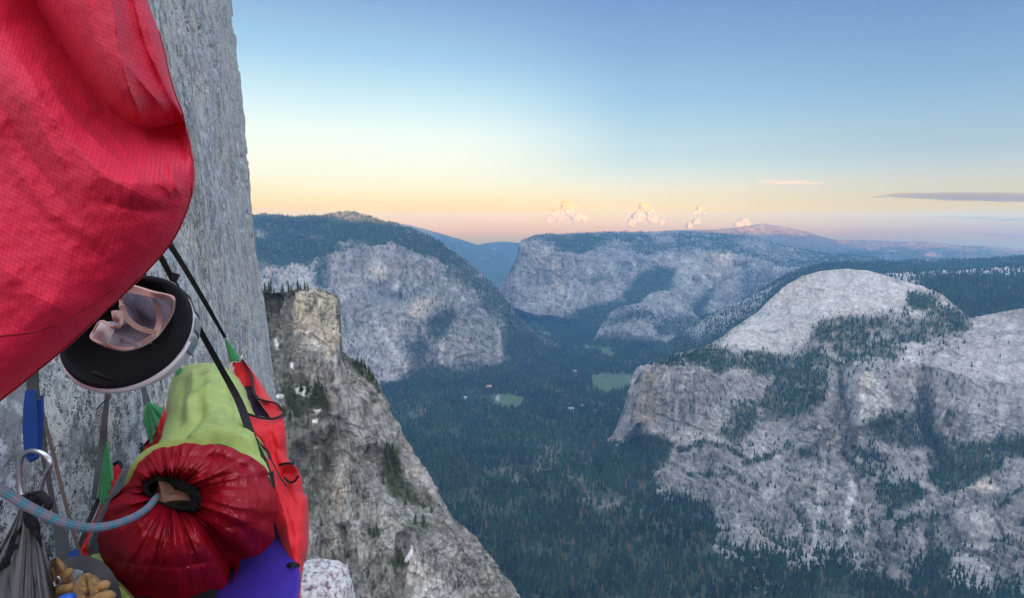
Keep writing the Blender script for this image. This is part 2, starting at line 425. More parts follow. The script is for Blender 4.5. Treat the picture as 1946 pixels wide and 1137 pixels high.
# far ridge: first sun on its crest, part of it a warm albedo tint
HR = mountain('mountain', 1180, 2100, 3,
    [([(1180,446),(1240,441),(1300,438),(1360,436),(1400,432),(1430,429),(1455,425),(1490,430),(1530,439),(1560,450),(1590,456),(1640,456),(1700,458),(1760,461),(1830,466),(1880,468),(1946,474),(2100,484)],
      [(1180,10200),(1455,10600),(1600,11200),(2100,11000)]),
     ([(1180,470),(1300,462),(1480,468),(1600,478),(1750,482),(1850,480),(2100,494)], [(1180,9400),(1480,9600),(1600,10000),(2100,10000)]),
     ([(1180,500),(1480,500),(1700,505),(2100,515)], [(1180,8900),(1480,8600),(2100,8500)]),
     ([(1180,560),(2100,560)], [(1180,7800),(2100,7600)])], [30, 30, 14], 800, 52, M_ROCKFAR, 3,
    'far high ridge of pale granite and dark forest with first sun on its crest, its pink partly in the rock colour',
    veg=[([(1180,445),(1420,440),(1480,470),(1600,470),(1760,470),(2100,486),(2100,520),(1180,520)], .85)],
    dveg=[([(1370,466),(1440,462),(1480,475),(1440,482),(1380,478)],.8),([(1380,434),(1420,428),(1460,424),(1540,440),(1580,456),(1560,462),(1470,450),(1400,448)],1),([(1600,458),(1640,456),(1700,460),(1660,470),(1605,470)],.8),
          ([(1640,490),(1690,484),(1710,492),(1650,498)],.9),([(1725,459),(1790,462),(1800,470),(1740,470)],.8),([(1760,482),(1790,480),(1796,487),(1765,488)],1),([(1805,488),(1850,484),(1860,492),(1810,494)],.8),([(1580,458),(1620,470),(1600,490),(1570,480)],.5),([(1460,462),(1560,462),(1590,490),(1520,486)],.7),([(1880,470),(1946,476),(1946,484),(1890,478)],.6)],
    tint=[([(1380,434),(1420,428),(1460,424),(1540,440),(1580,456),(1560,462),(1470,446),(1400,444)],.1),([(1760,482),(1790,480),(1796,487),(1765,488)],1.0),([(1640,490),(1690,484),(1710,492),(1650,498)],.5)],
    warm=[([(1340,430),(1455,420),(1600,450),(1960,468),(1960,480),(1600,466),(1480,450),(1340,446)],.9)],  # crest reddened in the albedo to stand in for dawn glow
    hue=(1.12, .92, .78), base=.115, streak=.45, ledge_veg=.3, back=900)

mountain('mountain', 740, 1010, 4,
    [([(740,420),(790,431),(830,440),(880,455),(920,469),(960,482),(975,491),(1010,505)], [(740,12500),(1010,12500)]),
     ([(740,480),(1010,530)], [(740,10800),(1010,11000)]), ([(740,570),(1010,590)], [(740,8800),(1010,8800)])], [40, 40], 700, 70, M_ROCKFAR, 5,
    'hazy blue forested ridge closing the valley behind the left mountain', veg=[([(700,400),(1050,400),(1050,600),(700,600)], .95)], ledge_veg=.5, back=1500)
mountain('mountain', 860, 1080, 4,
    [([(860,468),(905,466),(925,462),(945,460),(962,459),(985,461),(1010,462),(1080,460)], [(860,13600),(1080,13600)]),
     ([(860,500),(1080,500)], [(860,12600),(1080,12600)]), ([(860,530),(1080,530)], [(860,11800),(1080,11800)])], [30, 24], 1200, 60, M_ROCKFAR, 8,
    'farthest pale blue ridge low in the valley gap', veg=[([(800,400),(1100,400),(1100,600),(800,600)], .95)], back=900)

# the big wall on the right of the valley gap and its forest rim
EC = mountain('mountain', 938, 1680, 1.5,
    [([(938,560),(952,543),(968,515),(980,490),(986,465),(992,456),(1010,449),(1040,444),(1100,443),(1165,440),(1240,441),(1300,441),(1360,444),(1430,452),(1500,468),(1560,480),(1680,490)],
      [(938,6450),(990,6520),(1040,7300),(1165,7900),(1300,8200),(1500,8000),(1680,7600)]),
     ([(938,562),(952,550),(970,520),(990,472),(1020,475),(1060,482),(1110,486),(1150,472),(1180,484),(1230,492),(1300,478),(1340,477),(1375,474),(1400,480),(1450,500),(1500,510),(1680,520)],
      [(938,6445),(990,6490),(1060,6560),(1150,7000),(1230,6900),(1340,7000),(1400,6900),(1500,6500),(1680,6000)]),
     ([(938,566),(960,566),(1000,542),(1060,552),(1120,537),(1180,545),(1240,545),(1300,555),(1370,556),(1420,556),(1480,555),(1560,545),(1680,545)],
      [(938,6430),(1000,6400),(1120,6470),(1180,6500),(1240,6500),(1340,6500),(1420,6300),(1500,5900),(1680,5400)]),
     ([(938,580),(985,588),(1020,600),(1050,600),(1080,607),(1120,590),(1170,572),(1240,580),(1330,585),(1420,600),(1480,630),(1560,640),(1680,640)],
      [(938,6400),(1000,6250),(1080,6120),(1170,6250),(1240,6200),(1330,6150),(1420,5800),(1480,5400),(1680,5000)]),
     ([(938,596),(985,602),(1040,614),(1080,620),(1130,627),(1200,642),(1290,652),(1400,660),(1680,690)], ('z', -1202.0))],
    [26, 60, 60, 26], 340, 50, M_ROCKMID, 21, 'great pale granite wall with forested rim beyond the valley floor',
    veg=[([(1010,448),(1130,444),(1240,442),(1240,448),(1180,470),(1150,468),(1110,480),(1060,478),(1055,462)],.95), ([(1130,443),(1400,440),(1700,490),(1700,540),(1500,510),(1400,478),(1300,474),(1230,486),(1190,480)],.7),
         ([(1110,532),(1190,504),(1240,488),(1260,495),(1180,525),(1110,545)],.5), ([(1180,565),(1215,520),(1260,505),(1285,512),(1283,545),(1245,560),(1200,590)],.9),
         ([(1060,610),(1120,585),(1170,566),(1240,590),(1320,590),(1420,600),(1420,680),(938,680),(938,596)],1), ([(1400,500),(1480,520),(1560,500),(1680,520),(1680,640),(1480,640),(1420,600)],.55),
         ([(1310,590),(1330,560),(1345,552),(1340,585),(1330,610)],.9),([(985,468),(1000,480),(985,510),(965,545),(955,545)],.25)],
    dveg=[([(1240,452),(1270,448),(1285,462),(1250,462)],.8),([(1120,462),(1180,450),(1200,470),(1140,478)],.6),([(1390,455),(1450,452),(1470,470),(1420,474)],.7),([(1420,470),(1500,465),(1560,490),(1480,500)],.5)],
    tint=[([(990,460),(1060,482),(1070,600),(1010,600),(960,560)],.22), ([(1145,520),(1190,505),(1190,565),(1150,572)],.3), ([(1040,530),(1120,545),(1110,590),(1040,600)],.28),
          ([(1280,500),(1330,480),(1400,478),(1430,520),(1400,555),(1320,560),(1285,540)],.2), ([(1365,478),(1385,478),(1388,500),(1365,500)],.4), ([(1085,540),(1082,555),(1070,590)],.5,5)],
    warm=[([(1330,478),(1390,474),(1390,520),(1350,530),(1330,500)],.35), ([(1000,470),(1070,490),(1080,560),(1030,560)],.22)],
    relief=[([(1395,500),(1420,500),(1410,580),(1360,600),(1320,600),(1350,560)], 160, 10), ([(1187,500),(1196,500),(1190,570),(1178,570)], 60, 4), ([(1000,470),(1030,480),(1000,560),(975,560)], 40, 14), ([(1040,490),(1075,480),(1075,590),(1050,590)], -70, 12)],
    hue=(1.05, 1.0, .93), base=.215, streak=1.5, back=1500, vflat=.80)

LC = mountain('mountain', 1128, 1356, 1.5,
    [([(1128,644),(1146,616),(1160,594),(1180,583),(1215,577),(1230,562),(1250,553),(1275,552),(1295,563),(1312,585),(1330,605),(1356,630)], [(1128,5300),(1180,5500),(1260,5700),(1356,5500)]),
     ([(1128,645),(1160,600),(1215,588),(1240,594),(1290,597),(1312,594),(1356,632)], [(1128,5290),(1180,5480),(1250,5500),(1300,5500),(1356,5450)]),
     ([(1128,646),(1150,612),(1200,606),(1250,612),(1300,622),(1356,640)], [(1128,5280),(1200,5330),(1300,5300),(1356,5300)]),
     ([(1128,648),(1150,634),(1190,630),(1205,640),(1250,640),(1255,655),(1300,655),(1356,665)], [(1128,5260),(1190,5250),(1205,5200),(1250,5180),(1300,5050),(1356,5000)]),
     ([(1128,652),(1200,652),(1300,664),(1356,675)], ('z', -1202.0))], [20, 10, 18, 6], 170, 26, M_ROCKMID, 31,
    'low banded granite cliffs with a rounded dome at the foot of the far wall',
    veg=[([(1150,605),(1215,585),(1245,598),(1300,600),(1300,608),(1230,604),(1160,616)],.8),([(1230,612),(1310,600),(1356,610),(1356,660),(1310,640),(1255,640)],.75),([(1120,645),(1360,655),(1360,700),(1120,700)],1)],
    tint=[([(1232,560),(1290,556),(1308,585),(1290,594),(1240,590)],.2),([(1150,610),(1210,600),(1280,620),(1200,630)],.15)], base=.23, back=500, vflat=.85)

MF = mountain('mountain', 1225, 2090, 2,
    [([(1225,676),(1260,655),(1300,628),(1340,605),(1400,575),(1450,548),(1500,520),(1560,503),(1650,499),(1720,495),(1800,494),(1880,492),(1946,488),(2090,486)], [(1225,4600),(1400,4700),(1560,5000),(1800,5300),(2090,5300)]),
     ([(1225,684),(1300,672),(1400,640),(1480,575),(1560,535),(1700,545),(2090,565)], [(1225,4450),(1300,4250),(1400,3950),(1560,3700),(2090,3500)]),
     ([(1225,700),(1300,690),(1400,672),(1560,625),(2090,625)], [(1225,4250),(1300,3950),(1400,3550),(1560,3300),(2090,3150)])], [70, 26], 160, 20, M_ROCKMID, 35,
    'dark forested slope with scattered pale slabs between the far wall and the granite dome',
    veg=[([(1200,500),(1500,490),(2100,470),(2100,640),(1200,720)], .85)], dveg=[([(1290,630),(1420,560),(1480,540),(1440,590),(1330,650)],.55),([(1720,492),(1800,491),(1790,498),(1730,500)],.7)], tint=[([(1290,630),(1420,560),(1480,540),(1440,590),(1330,650)],.3)],
    base=.25, dots=.2, back=800)

PR = mountain('mountain', 1655, 2090, 2,
    [([(1655,524),(1690,519),(1730,517),(1780,514),(1820,513),(1870,510),(1910,507),(1946,505),(2090,500)], [(1655,3700),(2090,3500)]),
     ([(1655,534),(1740,533),(1780,530),(1850,530),(1946,528),(2090,525)], [(1655,3450),(2090,3200)]),
     ([(1655,560),(1800,590),(1850,608),(1946,600),(2090,595)], [(1655,3000),(1800,2850),(1946,2700),(2090,2600)]),
     ([(1655,600),(2090,660)], [(1655,2850),(2090,2500)])], [16, 30, 10], 90, 9, M_ROCKMID, 38,
    'flat granite bench with a belt of tall conifers behind the dome', veg=[([(1740,530),(1790,527),(1946,526),(2100,520),(2100,700),(1780,700),(1800,570)],1),([(1700,516),(1946,508),(1946,520),(1700,528)],.35)],
    tint=[([(1655,515),(2090,500),(2090,526),(1780,530),(1655,535)],.35)], base=.28, dots=.3, back=500)

# the granite dome, its slabs and the cliffs below it
ND = mountain('mountain', 1150, 2080, 1.25,
    [([(1150,844),(1165,824),(1180,787),(1192,753),(1203,716),(1215,697),(1245,688),(1290,672),(1340,658),(1370,642),(1400,619),(1440,592),(1470,563),(1495,541),(1525,524),(1560,515),(1610,511),(1650,514),(1690,525),(1740,542),(1790,560),(1815,580),(1845,606),(1880,598),(1946,585),(2080,568)],
      [(1150,2760),(1215,2740),(1290,2800),(1370,2850),(1440,2950),(1610,2900),(1740,2780),(1800,2650),(1845,2450),(1946,2350),(2080,2250)]),
     ([(1150,848),(1180,802),(1203,722),(1215,704),(1250,689),(1290,682),(1365,664),(1410,661),(1450,668),(1482,682),(1530,645),(1560,608),(1640,597),(1740,580),(1800,600),(1850,640),(1946,640),(2080,640)],
      [(1150,2755),(1215,2710),(1290,2700),(1365,2680),(1450,2660),(1560,2700),(1640,2640),(1740,2620),(1800,2500),(1850,2340),(2080,2150)]),
     ([(1150,850),(1180,812),(1203,728),(1215,707),(1264,694),(1326,697),(1351,709),(1380,735),(1410,770),(1450,790),(1500,780),(1555,747),(1600,770),(1642,722),(1700,702),(1760,692),(1800,702),(1850,720),(1946,730),(2080,740)],
      [(1150,2750),(1215,2690),(1264,2560),(1351,2480),(1410,2400),(1500,2390),(1555,2330),(1640,2300),(1760,2270),(1850,2130),(1946,2050),(2080,1950)]),
     ([(1150,854),(1180,836),(1215,802),(1264,815),(1290,822),(1340,820),(1400,842),(1450,850),(1558,842),(1640,830),(1700,850),(1760,850),(1800,865),(1850,850),(1946,842),(2080,830)],
      [(1150,2745),(1215,2640),(1264,2490),(1340,2400),(1400,2290),(1558,2210),(1640,2190),(1760,2140),(1850,2020),(1946,1960),(2080,1860)]),
     ([(1150,859),(1180,852),(1215,840),(1235,880),(1246,945),(1275,958),(1310,965),(1345,972),(1352,1012),(1360,1060),(1400,1102),(1440,1138),(1480,1150),(1550,1130),(1650,1160),(2080,1160)], ('z', -1202.0))],
    [70, 62, 76, 130], 150, 19, M_ROCKMID, 51, 'bare granite dome above tree dotted slabs and streaked grey cliffs',
    veg=[([(1290,850),(1360,845),(1420,870)],.8,9), ([(1420,880),(1500,852),(1560,872)],.8,9), ([(1640,880),(1700,930),(1692,985)],.8,9), ([(1560,1000),(1620,1012),(1690,990)],.7,9), ([(1500,960),(1532,1000),(1502,1056)],.7,8), ([(1830,740),(1800,805)],.7,9), ([(1700,1015),(1740,980),(1800,985)],.8,9), ([(1900,965),(1950,925)],.8,9), ([(1600,855),(1642,905)],.7,8), ([(1310,905),(1400,900),(1440,930)],.6,8), ([(1600,1050),(1640,1090)],.6,9), ([(1660,1035),(1700,1045)],.6,8), ([(1460,690),(1500,720),(1520,760)],.8,12), ([(1640,640),(1700,650),(1760,640)],.6,9), ([(1480,1080),(1520,1050)],.5,9),
         ([(1560,610),(1600,598),(1680,600),(1705,625),(1660,640),(1725,662),(1700,690),(1660,680),(1620,690),(1570,660),(1545,640)],.66),
         ([(1725,552),(1780,562),(1778,582),(1745,590),(1718,572)],.9), ([(1780,570),(1830,600),(1850,620),(1780,635),(1700,640),(1740,620)],.7), ([(1690,590),(1800,590),(1800,640),(1690,650)],.4),
         ([(1440,670),(1500,676),(1560,665),(1575,685),(1650,692),(1570,702),(1572,760),(1530,788),(1470,800),(1440,770),(1470,720),(1420,702),(1380,692),(1388,674)],.72),
         ([(1250,690),(1300,672),(1350,658),(1385,664),(1392,700),(1360,706),(1320,695),(1270,693)],.8),
         ([(1185,842),(1240,826),(1278,836),(1270,870),(1242,892),(1200,902),(1155,885)],1), ([(1640,800),(1700,780),(1755,790),(1780,850),(1720,852),(1650,830)],.7),
         ([(1745,765),(1790,832),(1830,842),(1946,826),(2080,820),(2080,870),(1960,866),(1860,872),(1800,905),(1770,880)],.8), ([(1660,920),(1740,915),(1755,950),(1700,975),(1665,955)],.8),
         ([(1480,1150),(1500,1130),(1545,1085),(1580,1072),(1600,1102),(1660,1096),(1720,1112),(1740,1160),(1480,1165)],.95), ([(1760,900),(1800,880),(1900,862),(1905,888),(1830,930),(1780,940)],.8),
         ([(1790,715),(1835,715),(1845,740),(1795,748)],.95), ([(1400,765),(1440,760),(1440,800),(1400,850),(1365,830)],.7), ([(1770,1040),(1812,1050),(1802,1120),(1775,1150),(1762,1080)],.8),
         ([(1620,850),(1660,840),(1690,900),(1650,910)],.7), ([(1880,1040),(1946,1000),(2080,1000),(2080,1160),(1880,1160)],.45), ([(1600,830),(1640,850),(1700,870),(1640,880)],.5),([(1690,1130),(1720,1060),(1745,1080),(1735,1150)],.4)],
    dveg=[([(1370,650),(1440,592),(1495,541),(1560,515),(1650,514),(1740,545),(1718,575),(1640,594),(1560,604),(1530,640),(1482,676),(1450,664),(1380,660)],1),
          ([(1768,690),(1830,640),(1870,605),(2080,570),(2080,800),(1850,800),(1780,770)],.8)],
    tint=[([(1360,660),(1440,592),(1495,538),(1560,510),(1650,508),(1760,545),(1818,580),(1810,620),(1730,600),(1640,597),(1560,608),(1530,650),(1485,690),(1450,668)],.55),
          ([(1760,690),(1840,620),(1880,595),(2080,560),(2080,770),(1880,790),(1775,770),(1755,710)],.26), ([(1560,690),(1650,700),(1760,690),(1770,640),(1700,640),(1640,700)],.2),
          ([(1628,800),(1624,735),(1650,706),(1690,740),(1702,790),(1660,822)],.6), ([(1815,905),(1850,898),(1880,902),(1905,932),(1850,925),(1822,935)],.85), ([(1815,955),(1880,960),(1895,1010),(1840,1022)],.45),
          ([(1808,1030),(1892,1030),(1880,1160),(1798,1160)],.55), ([(1752,920),(1745,1000),(1758,1110)],.6,7), ([(1620,905),(1612,980),(1598,1045)],.55,9), ([(1566,870),(1552,1000),(1525,1110)],.45,9),
          ([(1652,960),(1645,1030)],.5,6), ([(1480,900),(1460,940)],.4,12), ([(1435,1045),(1460,1030),(1458,1050),(1442,1055)],.8), ([(1412,850),(1440,845),(1480,872),(1430,872)],.45), ([(1590,835),(1595,830),(1575,845)],.8,5),
          ([(1270,830),(1330,800),(1400,790),(1300,850)],.3), ([(1355,1020),(1400,1080),(1450,1130),(1400,1110)],.25), ([(1500,800),(1620,800),(1640,930),(1500,940)],-.16), ([(1240,860),(1420,850),(1480,900),(1600,960),(1760,980),(1800,940),(2080,900),(2080,1160),(1240,1160)],-.2), ([(1640,940),(1690,935),(1760,960),(1740,1140),(1640,1130)],-.1), ([(1680,1040),(1725,1040),(1730,1120),(1680,1110)],-.08),
          ([(1215,790),(1340,815),(1330,835),(1180,830)],.2), ([(1565,650),(1800,650),(1800,690),(1600,690)],.15),
          ([(1593,700),(1602,760),(1614,800),(1602,860)],-.6,5), ([(1752,740),(1770,800),(1782,850)],-.6,6), ([(1768,672),(1790,664),(1812,668),(1830,678)],-.6,3), ([(1764,700),(1780,698),(1795,703)],-.6,3), ([(1446,628),(1470,632),(1485,628)],-.5,3), ([(1620,530),(1604,545),(1606,565)],-.35,4),
          ([(1820,960),(1850,945),(1885,975),(1905,1010),(1910,1060)],-.5,5), ([(1762,1000),(1770,1050),(1772,1110)],-.5,6), ([(1640,865),(1632,920),(1640,960)],-.55,6), ([(1355,1010),(1390,1060),(1430,1110)],-.5,5), ([(1500,930),(1490,1000),(1470,1060)],-.35,5), ([(1690,1050),(1686,1110)],-.4,5), ([(1730,1040),(1734,1120)],-.4,5),
          ([(1880,640),(1860,700),(1850,760)],.3,8), ([(1920,620),(1905,700),(1900,780)],.25,9), ([(1800,740),(1860,760),(1940,770)],-.3,4), ([(1850,680),(1900,690),(1946,684)],-.25,4), ([(1900,640),(1946,630)],-.25,4), ([(1280,720),(1276,800)],-.35,5), ([(1320,720),(1316,800)],-.3,5), ([(1255,705),(1250,780),(1240,820)],.3,6)],
    warm=[([(1226,702),(1250,700),(1244,800),(1205,805)],.7), ([(1640,705),(1660,700),(1650,740),(1628,760)],.4), ([(1435,1045),(1460,1030),(1458,1050),(1442,1055)],.4), ([(1815,905),(1880,900),(1905,932),(1822,935)],.3),([(1590,830),(1600,830),(1580,848),(1570,845)],.5), ([(1460,655),(1640,560),(1740,570),(1600,600)],.12)],
    relief=[([(1590,700),(1612,760),(1630,860),(1612,900),(1590,800)], 45, 10), ([(1755,700),(1775,800),(1800,900),(1770,900),(1745,800)], 55, 12), ([(1440,760),(1470,800),(1420,850),(1390,840)], 30, 12),
            ([(1625,720),(1690,715),(1700,800),(1630,815)], -40, 8), ([(1640,860),(1700,870),(1640,1000),(1625,1000)], 35, 10), ([(1745,930),(1765,930),(1775,1100),(1750,1100)], 28, 7), ([(1500,760),(1560,740),(1590,840),(1500,870)], -45, 16), ([(1800,960),(1900,930),(1895,1060),(1820,1040)], -30, 8),([(1680,1000),(1730,1000),(1740,1130),(1690,1120)], -30, 8)],
    calm=[([(1370,655),(1440,592),(1495,535),(1560,505),(1650,505),(1740,540),(1718,575),(1640,594),(1560,604),(1530,640),(1482,676),(1450,664),(1380,660)],.28),([(1775,690),(1840,630),(1880,590),(2080,560),(2080,760),(1880,780),(1785,765)],.45)],
    hue=(1.04, 1.0, .94), base=.25, ledge_veg=.28, dots=.16, streak=1.5, back=500, vflat=.86)

# the mountain on the left of the valley
LM = mountain('mountain', 430, 1100, 1.4,
    [([(430,404),(485,407),(515,408),(560,411),(600,410),(640,404),(662,401),(685,405),(720,417),(760,428),(800,440),(840,462),(880,490),(920,525),(950,553),(970,580),(990,605),(1010,624),(1030,638),(1060,654),(1100,672)],
      [(430,5200),(660,5300),(760,5200),(840,5000),(920,4900),(970,4900),(1030,5100),(1100,5000)]),
     ([(430,500),(500,500),(530,503),(560,512),(590,508),(640,478),(720,468),(745,465),(780,482),(830,492),(860,504),(900,535),(930,562),(960,594),(1000,632),(1030,648),(1060,661),(1100,676)],
      [(430,4300),(560,4300),(640,4450),(745,4450),(830,4500),(920,4620),(970,4780),(1030,5000),(1100,4950)]),
     ([(430,600),(560,600),(680,602),(780,602),(850,592),(930,612),(980,634),(1030,658),(1100,680)], [(430,4000),(560,4000),(680,4120),(780,4150),(850,4250),(930,4400),(980,4550),(1030,4850),(1100,4800)]),
     ([(430,740),(735,735),(775,712),(800,692),(830,700),(870,698),(940,690),(975,672),(1030,665),(1100,684)], [(430,3700),(735,3760),(775,3880),(800,4000),(870,4020),(940,4150),(975,4380),(1030,4750),(1100,4700)]),
     ([(430,765),(735,750),(800,728),(870,732),(940,727),(1000,708),(1060,702),(1100,702)], ('z', -1202.0))], [56, 62, 64, 20], 230, 36, M_ROCKMID, 71,
    'forest topped granite mountain with streaked cliffs on the left of the valley',
    veg=[([(420,400),(660,398),(760,425),(830,452),(900,520),(850,505),(830,490),(780,478),(745,462),(640,474),(590,502),(560,508),(500,500),(420,500)],.95),
         ([(790,430),(880,485),(950,548),(1030,635),(1110,670),(1110,700),(1000,690),(975,660),(940,600),(900,560),(850,520)],.7), ([(815,605),(860,580),(872,600),(850,625),(835,650),(815,640)],.85),
         ([(960,610),(1000,630),(1100,680),(1100,720),(990,700),(960,660)],.9), ([(430,770),(735,738),(780,716),(800,694),(830,702),(870,700),(940,692),(975,675),(1030,668),(1110,690),(1110,790),(430,790)],1), ([(600,470),(620,470),(618,540),(606,540)],.7), ([(500,480),(590,480),(640,480),(600,500)],.4), ([(780,655),(800,640),(815,690),(795,694)],.7)],
    dveg=[([(630,404),(690,406),(690,422),(620,418)],.4), ([(590,448),(600,446),(612,450),(600,452)],1), ([(640,463),(700,463),(700,470),(640,470)],.8), ([(720,466),(745,464),(745,480),(715,480)],.8), ([(484,438),(510,440),(500,452),(484,452)],.8), ([(750,438),(780,440),(778,446),(750,444)],.6)],
    tint=[([(500,505),(540,498),(590,505),(598,545),(530,555),(500,540)],.35), ([(570,520),(582,515),(600,545),(575,548)],.5), ([(640,560),(690,500),(740,475),(735,510),(680,545),(650,585)],.28), ([(708,510),(738,512),(730,530),(712,535)],.6), ([(772,595),(800,560),(832,572),(812,590),(795,618)],.5),
          ([(650,640),(735,590),(800,690),(760,730),(660,740)],.3), ([(712,600),(740,650),(775,705)],.5,9), ([(782,610),(790,650),(805,690)],.45,5), ([(858,600),(842,640),(838,692)],.5,6), ([(880,570),(850,600)],.3,6), ([(946,586),(948,640),(952,690)],.6,6), ([(965,620),(962,650)],.4,5), ([(600,600),(660,590),(700,640),(640,660)],.12), ([(870,560),(930,600),(920,680),(850,690)],-.1)],
    warm=[([(708,510),(738,512),(730,530),(712,535)],.5), ([(772,595),(800,560),(832,572),(812,590),(795,618)],.5), ([(500,505),(515,500),(520,515),(505,520)],.5)],
    relief=[([(603,480),(622,480),(622,545),(610,545)], 90, 8), ([(735,470),(760,480),(770,560),(740,560)], -60, 14), ([(790,600),(870,560),(960,610),(960,690),(810,695)], -60, 18), ([(770,600),(800,640),(815,700),(790,700)], 50, 10), ([(930,590),(960,600),(970,690),(935,690)], 40, 8)],
    hue=(1.04, 1.0, .94), base=.225, streak=1.5, dots=.15, back=900, vflat=.82)

# flank of the near wall, falling away under the ledge
NC = mountain('cliff', 478, 1014, 1.0,
    [([(478,520),(494,540),(502,556),(520,557),(545,555),(560,551),(600,547),(620,552),(640,561),(647,574),(650,640),(653,668),(665,680),(690,690),(712,715),(728,750),(745,790),(775,838),(800,880),(830,930),(850,962),(862,984),(885,1003),(905,1020),(925,1046),(950,1079),(980,1129),(1014,1190)],
      [(478,470),(520,480),(560,455),(600,445),(650,440),(665,470),(745,480),(800,470),(850,455),(880,395),(950,380),(1014,370)]),
     ([(478,680),(560,690),(640,690),(660,760),(700,800),(745,850),(800,930),(850,985),(880,1040),(950,1110),(1014,1196)],
      [(478,440),(560,428),(640,425),(745,445),(800,440),(850,400),(880,372),(1014,360)]),
     ([(478,900),(600,910),(700,960),(770,990),(850,1060),(900,1100),(950,1150),(1014,1202)], [(478,400),(600,395),(700,400),(770,385),(850,365),(1014,350)]),
     ([(478,1230),(1014,1240)], [(478,330),(700,340),(1014,330)])], [110, 130, 140], 34, 4.6, M_ROCKNEAR, 91,
    'steep lichen streaked flank of the near wall with ledges of shrubs and small trees',
    veg=[([(494,545),(560,552),(560,600),(556,680),(580,720),(620,760),(640,800),(640,880),(600,980),(570,1040),(540,1060),(500,900)],.42), ([(535,700),(580,720),(630,760),(625,800),(560,790),(530,760)],.7),
         ([(665,682),(690,692),(712,718),(722,745),(705,740),(690,720),(672,700)],.9), ([(700,745),(712,760),(702,790),(690,770)],.6), ([(722,880),(740,850),(760,850),(765,900),(790,940),(830,970),(800,968),(745,940)],.9), ([(600,800),(640,790),(645,830),(630,900),(612,900)],.6),
         ([(780,1000),(830,985),(850,1000),(800,1030)],.5), ([(735,1060),(780,1070),(770,1085),(735,1075)],.8), ([(700,990),(720,1000),(715,1030),(700,1020)],.6), ([(665,905),(700,920),(695,960),(670,940)],.45), ([(610,960),(640,960),(620,1040),(595,1040)],.5), ([(690,1080),(730,1060),(735,1130),(700,1140)],.35), ([(760,900),(800,940),(850,980),(800,960)],.6)],
    dveg=[([(558,553),(600,548),(640,562),(650,660),(640,668),(570,650)],.85), ([(768,1040),(850,1060),(1000,1180),(780,1160)],.85)],
    tint=[([(558,553),(600,548),(640,562),(652,668),(640,690),(575,640),(556,620)],.75), ([(575,650),(600,660),(640,700),(660,760),(690,830)],.55,13), ([(772,1050),(830,1090),(900,1160),(780,1160),(768,1080)],.75), ([(700,900),(745,930),(770,985),(745,1050),(705,1000)],.35), ([(660,700),(740,800),(840,950),(800,930),(740,850),(690,770)],.28), ([(650,870),(700,880),(700,900),(640,920)],.2),
          ([(640,880),(655,960),(690,1060)],.35,14), ([(500,560),(555,560),(560,660),(590,760),(540,700)],-.1), ([(560,850),(640,830),(620,960),(570,980)],-.3), ([(640,1010),(680,1080),(690,1160)],.3,14), ([(780,960),(850,985),(905,1015),(850,1010)],.2)],
    warm=[([(560,553),(580,556),(576,640),(558,620)],.55), ([(600,555),(645,565),(650,660),(620,680),(610,600)],.38), ([(632,920),(655,925),(650,980),(636,970)],.5), ([(560,553),(640,560),(650,660),(570,650)],.3)],
    snow=[[(519,645),(526,640),(528,664),(523,664)], [(522,750),(540,746),(535,756),(522,758)], [(560,738),(575,734),(594,738),(592,750),(575,752),(562,746)], [(600,780),(612,778),(608,786),(602,788)], [(595,798),(606,797),(604,803),(596,804)], [(550,690),(556,688),(560,700),(554,700)], [(777,1040),(782,1037),(783,1055),(778,1060),(772,1070),(766,1066),(770,1056)]],
    relief=[([(486,560),(556,562),(560,640),(585,730),(570,780),(520,700)], 20, 14), ([(690,860),(735,850),(770,900),(850,975),(780,985),(720,930)], 14, 14), ([(758,1020),(778,1020),(770,1160),(740,1160)], 8, 8), ([(640,1000),(660,1000),(700,1160),(660,1160)], 10, 8), ([(560,850),(630,820),(640,900),(580,1040),(540,1040)], 10, 16)],
    hue=(1.02, 1.0, .93), base=.235, dots=.34, streak=1.5, back=160, vflat=.8, ledge_veg=.5)

# ------------------------------------------------------------------ the ground: one sheet to the horizon
def axis(lo, hi, near_lo, near_hi, fine, coarse):
    a = list(np.arange(near_lo, near_hi + fine, fine)); s = fine; x = near_hi
    while x < hi: s = min(s * 1.25, coarse); x += s; a.append(min(x, hi))
    s = fine; x = near_lo
    while x > lo: s = min(s * 1.25, coarse); x -= s; a.insert(0, max(x, lo))
    return np.array(a)
gx = axis(-15900, 20900, -1400, 1700, 20, 900); gy = axis(-2500, 14900, 1200, 6800, 20, 900)
GX, GY = np.meshgrid(gx, gy)
G = np.stack([GX, GY, 0 * GX], -1)
z = FLOOR + 10 * fbm(G / 400, 4, seed=201) + 3 * fbm(G / 60, 3, seed=203)
z += -0.065 * np.clip(GY - 7200, 0, None) * sstep(7200, 9000, GY)
G[..., 2] = z
gd = (CP * GY - SP * z); gpx = CX + FPX * GX / np.maximum(gd, 1); gpy = CY + FPX * (-SP * GY - CP * z) / np.maximum(gd, 1)
gpx = np.where(gd > 50, gpx, -9999)
MEADOWS = [[(932,756),(945,748),(975,750),(998,758),(985,772),(955,776),(940,768)], [(1118,712),(1150,710),(1205,715),(1200,732),(1180,745),(1140,738),(1120,728)], [(1128,725),(1150,735),(1165,750),(1140,748)],
           [(1104,655),(1130,657),(1138,664),(1112,663)], [(1136,660),(1160,662),(1172,672),(1160,680),(1142,672)], [(1008,607),(1030,608),(1035,618),(1018,623),(1008,615)], [(1022,628),(1050,632),(1045,640),(1026,637)]]
nw = fbm(G / 90, 4, .6, seed=207) * 9
mead = np.zeros(GX.shape)
for p_ in MEADOWS: mead = np.maximum(mead, poly_mask(gpx + nw, gpy + nw * .5, p_, 2.5))
bare = sstep(.32, .5, fbm(G / 170, 4, 0.6, seed=211))
